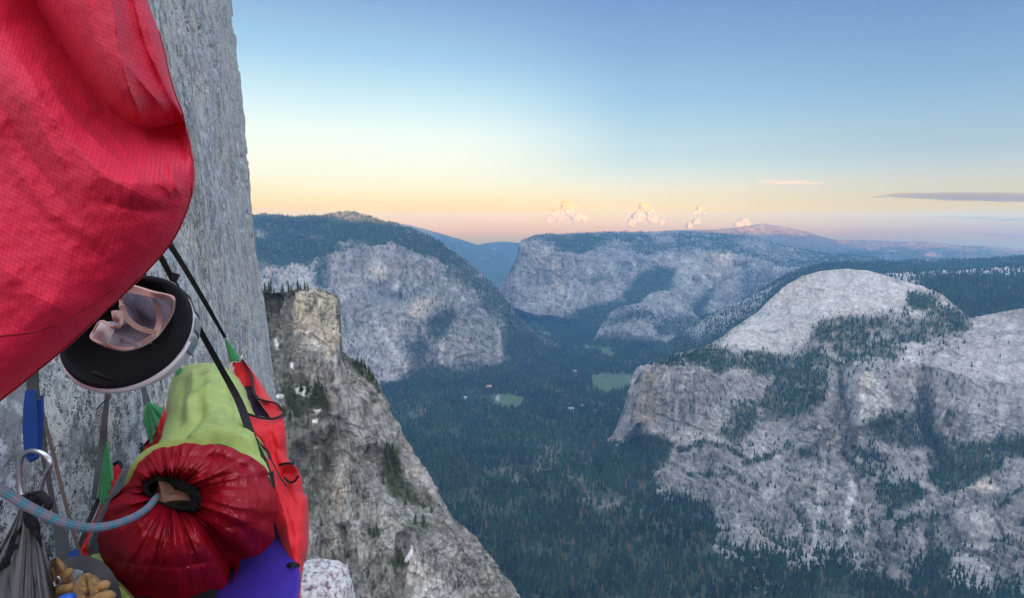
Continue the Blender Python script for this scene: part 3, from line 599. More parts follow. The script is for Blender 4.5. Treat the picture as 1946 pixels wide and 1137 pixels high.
bare2 = poly_mask(gpx + nw * 2, gpy + nw, [(1060,890),(1130,870),(1250,905),(1240,960),(1150,980),(1080,950)], 30)
col = np.array([.040, .052, .032]) * (1 + .4 * fbm(G / 30, 3, seed=213)[..., None])
road = line_mask(gpx, gpy, [(930, 776), (938, 770), (944, 760), (949, 750)], 3.0)
bb = np.clip(bare * .55 + bare2 * .22 * sstep(-.2, .3, fbm(G / 40, 4, seed=218)), 0, .8)[..., None]
col = col * (1 - bb) + bb * np.array([.17, .15, .125])
mc = np.array([.068, .098, .046]) * (1 + .35 * fbm(G / 45, 4, seed=216)[..., None])
col = col * (1 - mead[..., None]) + mead[..., None] * mc
col = col * (1 - road[..., None]) + road[..., None] * .30
ground = mesh_np('ground', G.reshape(-1, 3), grid_faces(*GX.shape)[:, ::-1], M_ROCKMID, col=np.clip(col, .01, .8).reshape(-1, 3))
prop(ground, 'flat valley floor of dark woodland soil with pale green meadows', kind='structure')

# unseen ridge added behind the camera, crest shaped to block the low sun
bx = np.linspace(-9000, 9000, 120); by = np.linspace(-2400, -500, 30)
BX, BY = np.meshgrid(bx, by)
cr = 255 + 80 * sstep(-200, -900, BX) + 12 * fbm(np.stack([BX / 900, BY * 0, BY * 0], -1), 4, seed=301)
tt = np.where(BY < -800, (BY + 2400) / 1600, (-500 - BY) / 300)
BZ = -1215 + (cr + 1215) * np.clip(tt, 0, 1) ** 0.8 
B_ = np.stack([BX, BY, BZ], -1)
o = mesh_np('mountain', B_.reshape(-1, 3), grid_faces(*BX.shape), M_ROCKMID, col=np.full((BX.size, 3), .2))
prop(o, 'unseen ridge behind the climbers, shaped to keep the valley in shade', kind='structure')
# ------------------------------------------------------------------ forests
def grow(M, name, dens, hmin, hmax, kind, label, tone=1.0, brown=.02, lim=None):
    d = M['vg'] ** 1.3 * dens
    if lim is not None: d = d * lim
    d = d * (M['PX'] > -30) * (M['PX'] < 1990) * (M['PY'] < 1165)
    p, h = scatter(M['P'], d, hmin, hmax)
    return forest(name, p, h, kind, label, tone, brown)

grow(HR, 'forest', .0010, 14, 34, 'far', 'far forest patches on the high ridge')
grow(EC, 'forest', .0045, 14, 34, 'far', 'dark conifer forest on the rim and ledges of the great far wall')
grow(LC, 'forest', .006, 14, 32, 'far', 'conifers on the ledges of the low banded cliffs')
grow(MF, 'forest', .0055, 16, 38, 'far', 'conifer forest on the slope behind the granite dome')
grow(PR, 'forest', .010, 20, 40, 'mid', 'belt of tall conifers on the bench behind the dome')
grow(LM, 'forest', .006, 14, 34, 'far', 'conifer forest on the left mountain top and foot')
grow(ND, 'forest', .013, 9, 30, 'mid', 'conifers and shrubs on the slabs and ledges below the dome')
# valley floor forest
d = 0.0095 * np.clip(1 - mead * 1.5 + .5 * (fbm(G / 35, 3, seed=241) > .30), 0, 1) * np.clip(1 - bb[..., 0] * .9, .12, 1) * (0.66 + .95 * fbm(G / 120, 4, .6, seed=231))
gpy_ = gpy
d = np.clip(d, 0, 1) * (gpx > 500) * (gpx < 1980) * (gpy_ > 560) * (gpy_ < 1190) * (GY < 7600)
p, h = scatter(G, d, 9, 50)
forest('forest', p, h, 'mid', 'dense dark conifer forest covering the valley floor', 1.0, .025)
print('TREES', len(p))
# ------------------------------------------------------------------ clouds, well beyond the haze
def cloud_mat(name, dens, col, g_):
    m = bpy.data.materials.new(name); m.use_nodes = True; n_ = m.node_tree.nodes; n_.clear()
    o_ = n_.new('ShaderNodeOutputMaterial'); v = n_.new('ShaderNodeVolumePrincipled')
    v.inputs['Color'].default_value = (*col, 1); v.inputs['Density'].default_value = dens; v.inputs['Anisotropy'].default_value = g_
    m.node_tree.links.new(v.outputs[0], o_.inputs['Volume']); return m
mc_, ntc, nc_, lc_, bc_ = newmat('cumulus'); nc_.remove(bc_)
d1 = nd(nc_, 'ShaderNodeBsdfDiffuse'); d1.inputs[0].default_value = (.37, .275, .075, 1); d2 = nd(nc_, 'ShaderNodeBsdfTranslucent'); d2.inputs[0].default_value = (.30, .20, .06, 1)  # orange of the dawn light put into the cloud's own colour
ma = nd(nc_, 'ShaderNodeMixShader'); ma.inputs[0].default_value = .35; lc_.new(d1.outputs[0], ma.inputs[1]); lc_.new(d2.outputs[0], ma.inputs[2])
lc_.new(ma.outputs[0], [q for q in nc_ if q.type == 'OUTPUT_MATERIAL'][0].inputs['Surface']); M_CUM = mc_
TXC = [bpy.data.textures.new('billow', 'CLOUDS') for _ in range(2)]
TXC[0].noise_scale = 420; TXC[0].noise_depth = 3; TXC[1].noise_scale = 120; TXC[1].noise_depth = 4
M_WISP = cloud_mat('wisp', 0.0010, (.42, .27, .20), -0.1)  # warm dawn tint put into the volume colour
M_THIN = cloud_mat('thin_wisp', 0.00025, (.5, .38, .3), -0.1)
M_STREAK = cloud_mat('streak', 0.0006, (.16, .14, .15), 0.0)

def cloud(label, puffs, Y, mat, seed, flat=1.0, group=None, n_small=16):
    r = np.random.default_rng(seed); S = []
    for (px, py, rad) in puffs:
        c = at(px, py, Y); R = rad / FPX * Y
        S.append((c, R))
        for _ in range(n_small):
            a_ = r.normal(size=3); a_ /= np.linalg.norm(a_); a_[2] = abs(a_[2]) * 1.0 - .35
            S.append((c + a_ * R * np.array([1, 1, flat]) * r.uniform(.6, 1.05), R * r.uniform(.18, .46)))
    bm = bmesh.new()
    for c, R in S:
        g0 = bmesh.ops.create_icosphere(bm, subdivisions=2, radius=1.0)
        for v in g0['verts']: v.co = Vector(c) + Vector((v.co.x * R, v.co.y * R, v.co.z * R * flat))
    me = bpy.data.meshes.new('cloud'); bm.to_mesh(me); bm.free()
    ctr = np.mean([c for c, R in S], 0)
    for v in me.vertices: v.co -= Vector(ctr)
    o = bpy.data.objects.new('cloud', me); COL.objects.link(o); o.location = ctr; me.materials.append(mat)
    md = o.modifiers.new('merge', 'REMESH'); md.mode = 'VOXEL'; md.voxel_size = (14 if flat > .5 else 30) * Y / 28000
    if mat is M_CUM:
        for tx, st_ in zip(TXC, (260, 60)):
            dm = o.modifiers.new('billow', 'DISPLACE'); dm.texture = tx; dm.strength = st_ * Y / 28000; dm.mid_level = .55; dm.texture_coords = 'GLOBAL'
        for p_ in o.data.polygons: p_.use_smooth = True
        md.use_smooth_shade = True
    return prop(o, label, 'cloud', group or 'clouds over the horizon')

YC = 28000
cloud('tall glowing orange cumulus cloud above the big far wall', [(1074,388,9),(1080,400,15),(1062,408,14),(1094,411,13),(1110,416,8),(1044,418,8)], YC, M_CUM, 1)
cloud('bright orange cumulus with a leaning top between two smaller clouds', [(1224,394,10),(1232,402,11),(1214,411,13),(1240,417,9),(1200,423,8),(1258,424,6)], YC, M_CUM, 2)
cloud('small greyish pink cloud in two stacked puffs', [(1328,400,7),(1338,405,5),(1320,404,4),(1322,422,8),(1310,428,6)], YC, M_CUM, 3)
cloud('small orange cloud just left of the sunlit summit', [(1414,421,7),(1404,427,7),(1420,428,5)], YC, M_CUM, 4)
cloud('low purple grey cloud bank between the two orange cumulus clouds', [(1138,424,7),(1156,426,7),(1172,424,7),(1186,428,6)], YC, M_WISP, 5, .7)
cloud('long low salmon cloud left of the tall cumulus', [(880,411,7),(893,413,8),(906,414,8),(919,415,8),(932,416,9),(945,416,9),(958,416,9),(971,417,8),(984,417,8),(997,419,7),(1008,420,6)], YC, M_WISP, 6, .6)
cloud('soft orange cloud close to the rock wall edge', [(506,397,8),(525,396,7),(545,398,6)], YC, M_WISP, 7, .7)
cloud('thin dusky cloud left of the forested summit', [(585,391,6),(594,392,6),(603,393,6),(612,394,6),(621,395,6),(631,396,6),(640,398,5)], YC, M_WISP, 8, .6)
cloud('largest flat grey cloud streak at the right', [(1730,371,45),(1790,372,60),(1860,374,75),(1950,376,75)], YC, M_STREAK, 9, .10, n_small=6)
cloud('thin grey cloud streak below the largest one', [(1800,412,26),(1860,414,34),(1930,418,40)], YC, M_STREAK, 10, .07, n_small=6)
cloud('lowest thin grey streak at the right edge', [(1890,446,24),(1940,449,34)], YC, M_STREAK, 11, .07, n_small=6)
cloud('faint pale wisp high over the sunlit summit', [(1460,345,24),(1500,347,34),(1545,348,24)], YC, M_THIN, 12, .08, n_small=6)

# ------------------------------------------------------------------ the rock wall the ledge hangs on
m, nt_, N_, L_, b = newmat('speckled_granite')
g_ = nd(N_, 'ShaderNodeNewGeometry')
def nz_(scale, zs, det, rough=.6, out=0):
    mp = nd(N_, 'ShaderNodeMapping'); L_.new(g_.outputs['Position'], mp.inputs[0]); mp.inputs['Scale'].default_value = (scale, scale * .55, scale * zs)
    n = nd(N_, 'ShaderNodeTexNoise', Scale=1.0, Detail=det, Roughness=rough); L_.new(mp.outputs[0], n.inputs['Vector']); return n.outputs[out]
def mth2(op, a, b_):
    n = N_.new('ShaderNodeMath'); n.operation = op
    for i, v in enumerate((a, b_)):
        if isinstance(v, (int, float)): n.inputs[i].default_value = v
        else: L_.new(v, n.inputs[i])
    return n.outputs[0]
def mr2(x, a, b_, lo, hi):
    n = N_.new('ShaderNodeMapRange'); n.interpolation_type = 'SMOOTHSTEP'; L_.new(x, n.inputs[0])
    for i, v in enumerate((a, b_, lo, hi)): n.inputs[i + 1].default_value = v
    return n.outputs[0]
fine = nz_(150, .9, 2); med = nz_(52, .85, 4, .78); big = nz_(13, .75, 5, .75); strk = nz_(1.6, .5, 3); hue = nz_(1.1, .8, 3)
s_ = mth2('ADD', mth2('MULTIPLY', fine, .42), mth2('ADD', mth2('MULTIPLY', med, .50), mth2('ADD', mth2('MULTIPLY', big, .52), mth2('MULTIPLY', strk, .22))))
spk = mr2(s_, .75, .84, 0, 1)
def mixn(f, a, b_, bt='MIX'):
    n = nd(N_, 'ShaderNodeMix', data_type='RGBA', blend_type=bt)
    if isinstance(f, (int, float)): n.inputs[0].default_value = f
    else: L_.new(f, n.inputs[0])
    for s2, v in ((6, a), (7, b_)):
        if isinstance(v, tuple): n.inputs[s2].default_value = (*v, 1)
        else: L_.new(v, n.inputs[s2])
    return n.outputs[2]
light = mixn(mr2(hue, .35, .65, 0, 1), (.56, .585, .625), (.60, .575, .52))
dark = mixn(mr2(med, .4, .6, 0, 1), (.030, .034, .040), (.10, .10, .10))
pat = mr2(nz_(5.0, .75, 6, .72), .50, .60, 0, .72); pat2 = mr2(nz_(17, .7, 5, .7), .54, .60, 0, .5)
L_.new(mixn(pat2, mixn(pat, mixn(spk, dark, light), (.15, .16, .18)), (.10, .105, .115)), b.inputs['Base Color'])
b.inputs['Roughness'].default_value = .85; b.inputs['Specular IOR Level'].default_value = .3
bp = nd(N_, 'ShaderNodeBump', Strength=.4, Distance=.008); L_.new(s_, bp.inputs['Height']); L_.new(bp.outputs[0], b.inputs['Normal'])
M_WALL = m

EDGE = [(-260,412),(-100,425),(0,437),(30,441),(45,439),(70,447),(100,449),(150,457),(250,467),(330,473),(380,478),(430,484),(560,497),(660,510),(740,520),(860,540),(960,559),(1060,572),(1250,604)]
pyw = np.arange(-260, 1252, 3.0); ew = np.interp(pyw, [e[0] for e in EDGE], [e[1] for e in EDGE])
ncol = 300; tcol = np.linspace(0, 1, ncol) ** 1.15
PXw = ew[:, None] * (1 - tcol) + (-330.0) * tcol; PYw = np.repeat(pyw[:, None], ncol, 1)
r_ = (PXw - CX) / FPX; d_ = (PYw - CY) / FPX; dy_ = CP - d_ * SP; dz_ = -SP - d_ * CP
Yw = 0.93 / np.maximum(-(r_ / dy_) - 0.455 + 0.05 * (-dz_ / dy_) * 1.0, 0.012)
Yw = np.minimum(Yw, 45)
Pw = at(PXw, PYw, Yw)
nw_ = np.array([0.91, 0.41, 0.05]); nw_ /= np.linalg.norm(nw_)
sc_ = np.clip(Yw / 3.0, .35, 3)
h_ = 0.018 * sc_ * fbm(Pw / np.array([.8, .8, 1.0]), 5, .55, seed=401) + 0.06 * sc_ * fbm(Pw / np.array([3, 3, 4.0]), 4, seed=405) + .006 * fbm(Pw / .06, 3, seed=407)
h_ -= 0.05 * sc_ * np.clip(1 - np.abs(fbm(Pw / np.array([1.6, 1.6, 6]), 3, seed=410)) / .05, 0, 1) * (fbm(Pw / 4, 2, seed=411) > .15)
Pw = Pw + nw_ * h_[..., None]
ex = np.array([-1.0, .25, 0]); kk = np.array([6.0, 2.5, .8, .25])[None, :, None]
Ew = Pw[:, :1] + ex * kk + np.array([0, 1, 0]) * np.sqrt(kk) * .25
Pw = np.concatenate([Ew, Pw], 1)
wall = mesh_np('rock_wall', Pw.reshape(-1, 3), grid_faces(*Pw.shape[:2]), M_WALL)
prop(wall, 'sheer speckled granite wall at the left', kind='structure')
wall['category'] = 'cliff'
# ------------------------------------------------------------------ close things: cloth, webbing, rope
def cat_rom(P, n):
    """smooth resample of control points (k,m) to n points"""
    P = np.asarray(P, float)
    if len(P) == 2:
        t = np.linspace(0, 1, n)[:, None]; return P[0] * (1 - t) + P[1] * t
    seg = np.linalg.norm(np.diff(P[:, :3], axis=0) * np.array([1, 1, 200.0])[:P.shape[1]], axis=1) ** .5 + 1e-6
    k = np.concatenate([[0], np.cumsum(seg)]); q = np.linspace(0, k[-1], n)
    i = np.clip(np.searchsorted(k, q, 'right') - 1, 0, len(P) - 2)
    Pm = np.vstack([2 * P[0] - P[1], P, 2 * P[-1] - P[-2]])
    km = np.concatenate([[k[0] - seg[0]], k, [k[-1] + seg[-1]]])
    out_ = []
    m_ = (Pm[2:] - Pm[:-2]) / (km[2:] - km[:-2])[:, None]
    h = (k[i + 1] - k[i])[:, None]; t = ((q - k[i]) / (k[i + 1] - k[i]))[:, None]
    return ((2 * t**3 - 3 * t**2 + 1) * P[i] + (t**3 - 2 * t**2 + t) * h * m_[i] + (-2 * t**3 + 3 * t**2) * P[i + 1] + (t**3 - t**2) * h * m_[i + 1])

def side_dist(PX, PY, line):
    """distance to a line and which side (+1 = left of travel in the picture plane)"""
    best = np.full(PX.shape, 1e9); sg = np.ones(PX.shape); par = np.zeros(PX.shape); acc = 0
    tot = sum(math.dist(a, b_) for a, b_ in zip(line[:-1], line[1:]))
    for (x0, y0), (x1, y1) in zip(line[:-1], line[1:]):
        vx, vy = x1 - x0, y1 - y0; l2 = vx * vx + vy * vy + 1e-9
        t = np.clip(((PX - x0) * vx + (PY - y0) * vy) / l2, 0, 1)
        dx, dy = PX - x0 - t * vx, PY - y0 - t * vy; d = np.hypot(dx, dy); mk = d < best
        best = np.where(mk, d, best); sg = np.where(mk, np.sign(vx * dy - vy * dx), sg)
        par = np.where(mk, (acc + t * math.sqrt(l2)) / tot, par); acc += math.sqrt(l2)
    return best, sg, par

def crease(PX, PY, line, amp, w1, w2=None, fade=True):
    d, s, p = side_dist(PX, PY, line)
    w = np.where(s > 0, w1, w2 or w1)
    f = np.minimum(1, np.minimum(p, 1 - p) / .18) * .85 + .15 if fade else 1
    return amp * np.exp(-(d / w) ** 1.25) * f

def cloth(name, curves, n, m, mat, parent=None, folds=(), disp=None, thick=0.0, uvs=None, noise=None, curl=None, org=False, closed=False):
    """surface through curves of (px, py, depth)"""
    A = np.stack([cat_rom(c, n) for c in curves], 0)
    B = np.stack([cat_rom(A[:, j], m) for j in range(n)], 1)      # m x n x 3
    PX, PY, D = B[..., 0], B[..., 1], B[..., 2].copy()
    h = np.zeros(PX.shape)
    for f in folds: h += crease(PX, PY, *f)
    if noise: 
        for amp, sx, sy, sd_ in noise: h += amp * fbm(np.stack([PX / sx, PY / sy, 0 * PX + sd_], -1), 4, seed=sd_)
    if disp is not None: h += disp(PX, PY)
    V = cpa(PX, PY, D - h)
    uv = np.stack([PX, PY], -1).reshape(-1, 2) * (uvs or 1)
    o = mesh_np(name, V.reshape(-1, 3), grid_faces(m, n, closed), mat, parent, uv=uv, org=org)
    if thick:
        md = o.modifiers.new('thickness', 'SOLIDIFY'); md.thickness = thick; md.offset = 0
    return o

def strap(name, pts, width, mat, parent=None, thick=.002, n=60, face=None, org=False, wav=0.0):
    """flat webbing: a box section swept along (px, py, depth); width in metres (single or per end)"""
    P = cpa(*cat_rom(pts, n).T); T = np.gradient(P, axis=0); T /= np.linalg.norm(T, axis=1, keepdims=True)
    vd = P / np.linalg.norm(P, axis=1, keepdims=True) if face is None else np.broadcast_to(np.asarray(face, float), P.shape)
    if wav: vd = vd + wav * fbm(P / .08, 2, seed=5)[:, None] * np.array([1, .3, .6]); vd /= np.linalg.norm(vd, axis=1, keepdims=True)
    W = np.cross(T, vd); W /= np.linalg.norm(W, axis=1, keepdims=True); Nn = np.cross(W, T)
    w_ = np.interp(np.linspace(0, 1, n), np.linspace(0, 1, len(np.atleast_1d(width))), np.atleast_1d(width))[:, None]
    q = [P + W * w_ / 2 + Nn * thick / 2, P - W * w_ / 2 + Nn * thick / 2, P - W * w_ / 2 - Nn * thick / 2, P + W * w_ / 2 - Nn * thick / 2]
    V = np.stack(q, 1); F = grid_faces(n, 4, True)
    caps = np.array([[3, 2, 1, 0], [4 * n - 4, 4 * n - 3, 4 * n - 2, 4 * n - 1]])
    L0 = np.concatenate([[0], np.cumsum(np.linalg.norm(np.diff(P, axis=0), axis=1))])
    uv = np.stack([np.repeat(L0[:, None], 4, 1), np.tile(np.array([0, 1, 1, 0]), (n, 1))], -1).reshape(-1, 2)
    return mesh_np(name, V.reshape(-1, 3), np.concatenate([F, caps]), mat, parent, smooth=False, uv=uv, org=org)

def tube(name, pts, rad, mat, parent=None, sides=14, n=80, world=False, org=False, col=None, closed=False):
    c = np.asarray(pts, float)
    if closed: c = np.vstack([c, c[:1]])
    P = cat_rom(c, n) if world else cpa(*cat_rom(c, n).T)
    if closed: P = P[:-1]; n -= 1
    T = (np.roll(P, -1, 0) - np.roll(P, 1, 0)) if closed else np.gradient(P, axis=0)
    T /= np.linalg.norm(T, axis=1, keepdims=True)
    ref = np.array([.3, .2, .93]); U = np.cross(T, ref); U /= np.linalg.norm(U, axis=1, keepdims=True); W = np.cross(T, U)
    a = np.linspace(0, 2 * math.pi, sides, endpoint=False)
    R = np.interp(np.linspace(0, 1, n), np.linspace(0, 1, len(np.atleast_1d(rad))), np.atleast_1d(rad))[:, None, None]
    V = P[:, None] + R * (np.cos(a)[None, :, None] * U[:, None] + np.sin(a)[None, :, None] * W[:, None])
    F = grid_faces(n, sides, True)
    if closed:
        k = np.arange(sides); F = np.concatenate([F, np.stack([(n - 1) * sides + k, (n - 1) * sides + (k + 1) % sides, (k + 1) % sides, k], -1)])
        VV = V.reshape(-1, 3)
    else:
        VV = np.concatenate([V.reshape(-1, 3), P[:1], P[-1:]]); k = np.arange(sides); c0 = n * sides
        F = np.concatenate([F, np.stack([k * 0 + c0, (k + 1) % sides, k, k * 0 + c0], -1), np.stack([k * 0 + c0 + 1, (n - 1) * sides + k, (n - 1) * sides + (k + 1) % sides, k * 0 + c0 + 1], -1)])
        o_ = bmesh_mesh(name, VV, F, mat, parent, org)
        if col is not None: put_col(o_, np.concatenate([col(P, a, n).reshape(-1, 3), np.full((2, 3), .2)]))
        return o_
    return mesh_np(name, VV, F, mat, parent, org=org)

def put_col(o, c):
    a = o.data.color_attributes.new('albedo', 'FLOAT_COLOR', 'POINT'); q = np.ones((len(c), 4), np.float32); q[:, :3] = c
    a.data.foreach_set('color', q.ravel())

def bmesh_mesh(name, V, F, mat, parent=None, org=False, smooth=True):
    """faces may repeat a vertex (triangles given as quads)"""
    V = np.asarray(V, float); loc = np.zeros(3)
    if parent is not None:
        q = parent
        while q is not None: loc = loc + np.array(q.location); q = q.parent
    elif org: loc = V.mean(0)
    fs = []
    for f in F:
        g2 = []
        for i in f:
            if int(i) not in g2: g2.append(int(i))
        fs.append(g2)
    me = bpy.data.meshes.new(name); me.from_pydata((V - loc).tolist(), [], fs); me.update()
    me.polygons.foreach_set('use_smooth', [smooth] * len(me.polygons))
    o = bpy.data.objects.new(name, me); COL.objects.link(o); me.materials.append(mat)
    if parent: o.parent = parent
    elif org: o.location = loc
    return o

def empty(name, loc, label, cat, group=None):
    o = bpy.data.objects.new(name, None); COL.objects.link(o); o.location = loc; o.empty_display_size = .1
    return prop(o, label, cat, group)

def fabric(name, col, rough=.6, sheen=.25, trans=0.0, weave=0.0, wscale=900, wob=0.25, spec=.35):
    m, nt2, n2, l2, b2 = newmat(name)
    tcd = nd(n2, 'ShaderNodeNewGeometry')
    nn = nd(n2, 'ShaderNodeTexNoise', Scale=wscale / 40, Detail=4.0); l2.new(tcd.outputs['Position'], nn.inputs['Vector'])
    mx = nd(n2, 'ShaderNodeMix', data_type='RGBA'); mx.inputs[6].default_value = (*[c * (1 - wob) for c in col], 1); mx.inputs[7].default_value = (*[min(1, c * (1 + wob)) for c in col], 1)
    l2.new(nn.outputs[0], mx.inputs[0]); l2.new(mx.outputs[2], b2.inputs['Base Color'])
    b2.inputs['Roughness'].default_value = rough; b2.inputs['Sheen Weight'].default_value = sheen; b2.inputs['Sheen Roughness'].default_value = .4
    b2.inputs['Specular IOR Level'].default_value = spec
    n3 = nd(n2, 'ShaderNodeTexNoise', Scale=wscale, Detail=2.0); l2.new(tcd.outputs['Position'], n3.inputs['Vector'])
    bp2 = nd(n2, 'ShaderNodeBump', Strength=.35, Distance=.0006); l2.new(n3.outputs[0], bp2.inputs['Height']); l2.new(bp2.outputs[0], b2.inputs['Normal'])
    if trans:
        tr = nd(n2, 'ShaderNodeBsdfTranslucent'); l2.new(mx.outputs[2], tr.inputs[0]); ms = nd(n2, 'ShaderNodeMixShader'); ms.inputs[0].default_value = trans
        o2 = [q for q in n2 if q.type == 'OUTPUT_MATERIAL'][0]
        l2.new(b2.outputs[0], ms.inputs[1]); l2.new(tr.outputs[0], ms.inputs[2]); l2.new(ms.outputs[0], o2.inputs['Surface'])
    m['bump'] = bp2.name
    return m

F_RED = fabric('red_canvas', (.66, .012, .022), .6, .12, .12)
F_SHADED = fabric('shaded_violet', (.018, .005, .026), .8, .0)  # violet fabric darkened to hold the shade inside the folded wall
F_TRIM = fabric('black_trim', (.008, .008, .011), .7, .0)
F_WEB = fabric('black_webbing', (.006, .006, .008), .7, .0)
F_GREYWEB = fabric('grey_webbing', (.045, .047, .052), .6, .2)
F_GREEN = fabric('green_canvas', (.006, .16, .04), .6, .3)
F_PURPLE = fabric('violet_canvas', (.036, .012, .28), .65, .1)
F_LIME = fabric('lime_ripstop', (.37, .48, .135), .5, .1, .15)
F_SLATE = fabric('slate_nylon', (.035, .05, .062), .45, .2)
F_DOWN = fabric('maroon_nylon', (.26, .005, .015), .36, .0, 0, wob=.15, spec=0)
n2, l2 = F_DOWN.node_tree.nodes, F_DOWN.node_tree.links; gl = nd(n2, 'ShaderNodeBsdfGlossy'); gl.inputs['Roughness'].default_value = .30; gl.inputs[0].default_value = (1, .8, .8, 1); ms = nd(n2, 'ShaderNodeMixShader'); ms.inputs[0].default_value = .045
l2.new(n2['Principled BSDF'].outputs[0], ms.inputs[1]); l2.new(gl.outputs[0], ms.inputs[2]); l2.new(ms.outputs[0], [q for q in n2 if q.type == 'OUTPUT_MATERIAL'][0].inputs['Surface']); l2.new(n2[F_DOWN['bump']].outputs[0], gl.inputs['Normal'])
F_BLACK = fabric('black_fleece', (.004, .005, .009), .9, .05)
F_BLUE = fabric('blue_sling', (.006, .045, .22), .8, .2)
F_BAG = fabric('charcoal_nylon', (.055, .055, .06), .45, .3)
F_TAN = fabric('tan_leather', (.27, .155, .055), .65, .1, wscale=400)
F_BEIGE = fabric('beige_tape', (.62, .44, .38), .8, .2)
F_MESH = fabric('mauve_mesh', (.50, .46, .56), .8, .2, .15)
F_TAG = fabric('white_tag', (.85, .80, .79), .7, .1)
m, nt2, n2, l2, b = newmat('brushed_alloy'); b.inputs['Base Color'].default_value = (.72, .72, .76, 1); b.inputs['Metallic'].default_value = 1; b.inputs['Roughness'].default_value = .32
F_METAL = m
def plastic(name, c, r=.35):
    m, nt2, n2, l2, b = newmat(name); g2 = nd(n2, 'ShaderNodeNewGeometry'); nn = nd(n2, 'ShaderNodeTexNoise', Scale=60.0, Detail=5.0); l2.new(g2.outputs['Position'], nn.inputs['Vector'])
    mx = nd(n2, 'ShaderNodeMix', data_type='RGBA'); mx.inputs[6].default_value = (*[q * .82 for q in c], 1); mx.inputs[7].default_value = (*[min(1, q * 1.1) for q in c], 1)
    l2.new(nn.outputs[0], mx.inputs[0]); l2.new(mx.outputs[2], b.inputs['Base Color']); b.inputs['Roughness'].default_value = r; return m
P_SHELL = plastic('pale_shell', (.74, .68, .72)); P_GREY = plastic('grey_shell', (.24, .27, .28)); P_LINER = plastic('black_foam', (.003, .0035, .008), .95); P_BLUE = plastic('blue_plastic', (.01, .12, .62), .3)

# mesh weave lines on the cap, ripstop lines on the fly
def add_lines(m, cell, ang, strength, dist, bright, width=.16):
    n2, l2 = m.node_tree.nodes, m.node_tree.links; b2 = n2['Principled BSDF']; bp2 = n2[m['bump']]
    uvn = nd(n2, 'ShaderNodeUVMap'); hs = []
    wn = nd(n2, 'ShaderNodeTexNoise', Scale=.0035, Detail=1.0); l2.new(uvn.outputs[0], wn.inputs['Vector'])
    va = nd(n2, 'ShaderNodeVectorMath', operation='MULTIPLY_ADD'); l2.new(wn.outputs['Color'], va.inputs[0]); va.inputs[1].default_value = (46, 46, 0); l2.new(uvn.outputs[0], va.inputs[2])
    for a in ang:
        mp = nd(n2, 'ShaderNodeVectorMath', operation='DOT_PRODUCT'); l2.new(va.outputs[0], mp.inputs[0]); mp.inputs[1].default_value = (math.cos(a) / cell, math.sin(a) / cell, 0)
        f = nd(n2, 'ShaderNodeMath', operation='PINGPONG'); l2.new(mp.outputs['Value'], f.inputs[0]); f.inputs[1].default_value = .5
        q = nd(n2, 'ShaderNodeMapRange', interpolation_type='SMOOTHSTEP'); l2.new(f.outputs[0], q.inputs[0]); q.inputs[1].default_value = .0; q.inputs[2].default_value = width; q.inputs[3].default_value = 1; q.inputs[4].default_value = 0
        hs.append(q.outputs[0])
    h = hs[0]
    for q in hs[1:]:
        mx = nd(n2, 'ShaderNodeMath', operation='MAXIMUM'); l2.new(h, mx.inputs[0]); l2.new(q, mx.inputs[1]); h = mx.outputs[0]
    b3 = nd(n2, 'ShaderNodeBump', Strength=strength, Distance=dist); l2.new(h, b3.inputs['Height']); l2.new(bp2.outputs[0], b3.inputs['Normal']); l2.new(b3.outputs[0], b2.inputs['Normal'])
    src = b2.inputs['Base Color'].links[0].from_socket
    mm = nd(n2, 'ShaderNodeMix', data_type='RGBA', blend_type='MULTIPLY'); l2.new(h, mm.inputs[0]); l2.new(src, mm.inputs[6]); mm.inputs[7].default_value = (bright, bright, bright, 1); l2.new(mm.outputs[2], b2.inputs['Base Color'])
F_FLY = fabric('red_ripstop', (.72, .020, .062), .55, .05, .25, wob=.10, spec=.25)
add_lines(F_FLY, 9.0, (math.radians(12), math.radians(-62)), .6, .0010, .80)
add_lines(F_MESH, 3.2, (math.radians(75),), .8, .001, .35, .3)
add_lines(F_LIME, 7.0, (math.radians(20), math.radians(-70)), .25, .0004, .93)
# ------------------------------------------------------------------ red rain fly hanging at upper left
OUT = [(262,-170),(272,-60),(280,0),(292,32),(304,70),(314,110),(323,150),(334,185),(346,215),(357,250),(365,285),(370,315),(371,338),(368,362),(361,388),(353,410),(343,434),(330,457),(309,485),(285,511),(255,543),(225,569),(185,608),(140,650),(100,684),(60,716),(25,745),(0,764),(-40,797),(-150,880)]
nO, nS = 330, 280
oc = cat_rom(OUT, nO); lc = np.stack([np.full(nO, -330.0), np.linspace(-240, 640, nO)], 1)
s_ = np.linspace(0, 1, nS)[:, None]
FX = lc[None, :, 0] * (1 - s_) + oc[None, :, 0] * s_; FY = lc[None, :, 1] * (1 - s_) + oc[None, :, 1] * s_
e_ = np.clip((s_ - .80) / .20, 0, 1)
FD = 1.02 - .13 * np.sqrt(np.clip(1 - e_ ** 2, 0, 1)) - .05 * np.sin(np.pi * np.clip(s_ * .9, 0, 1)) + 0 * FX
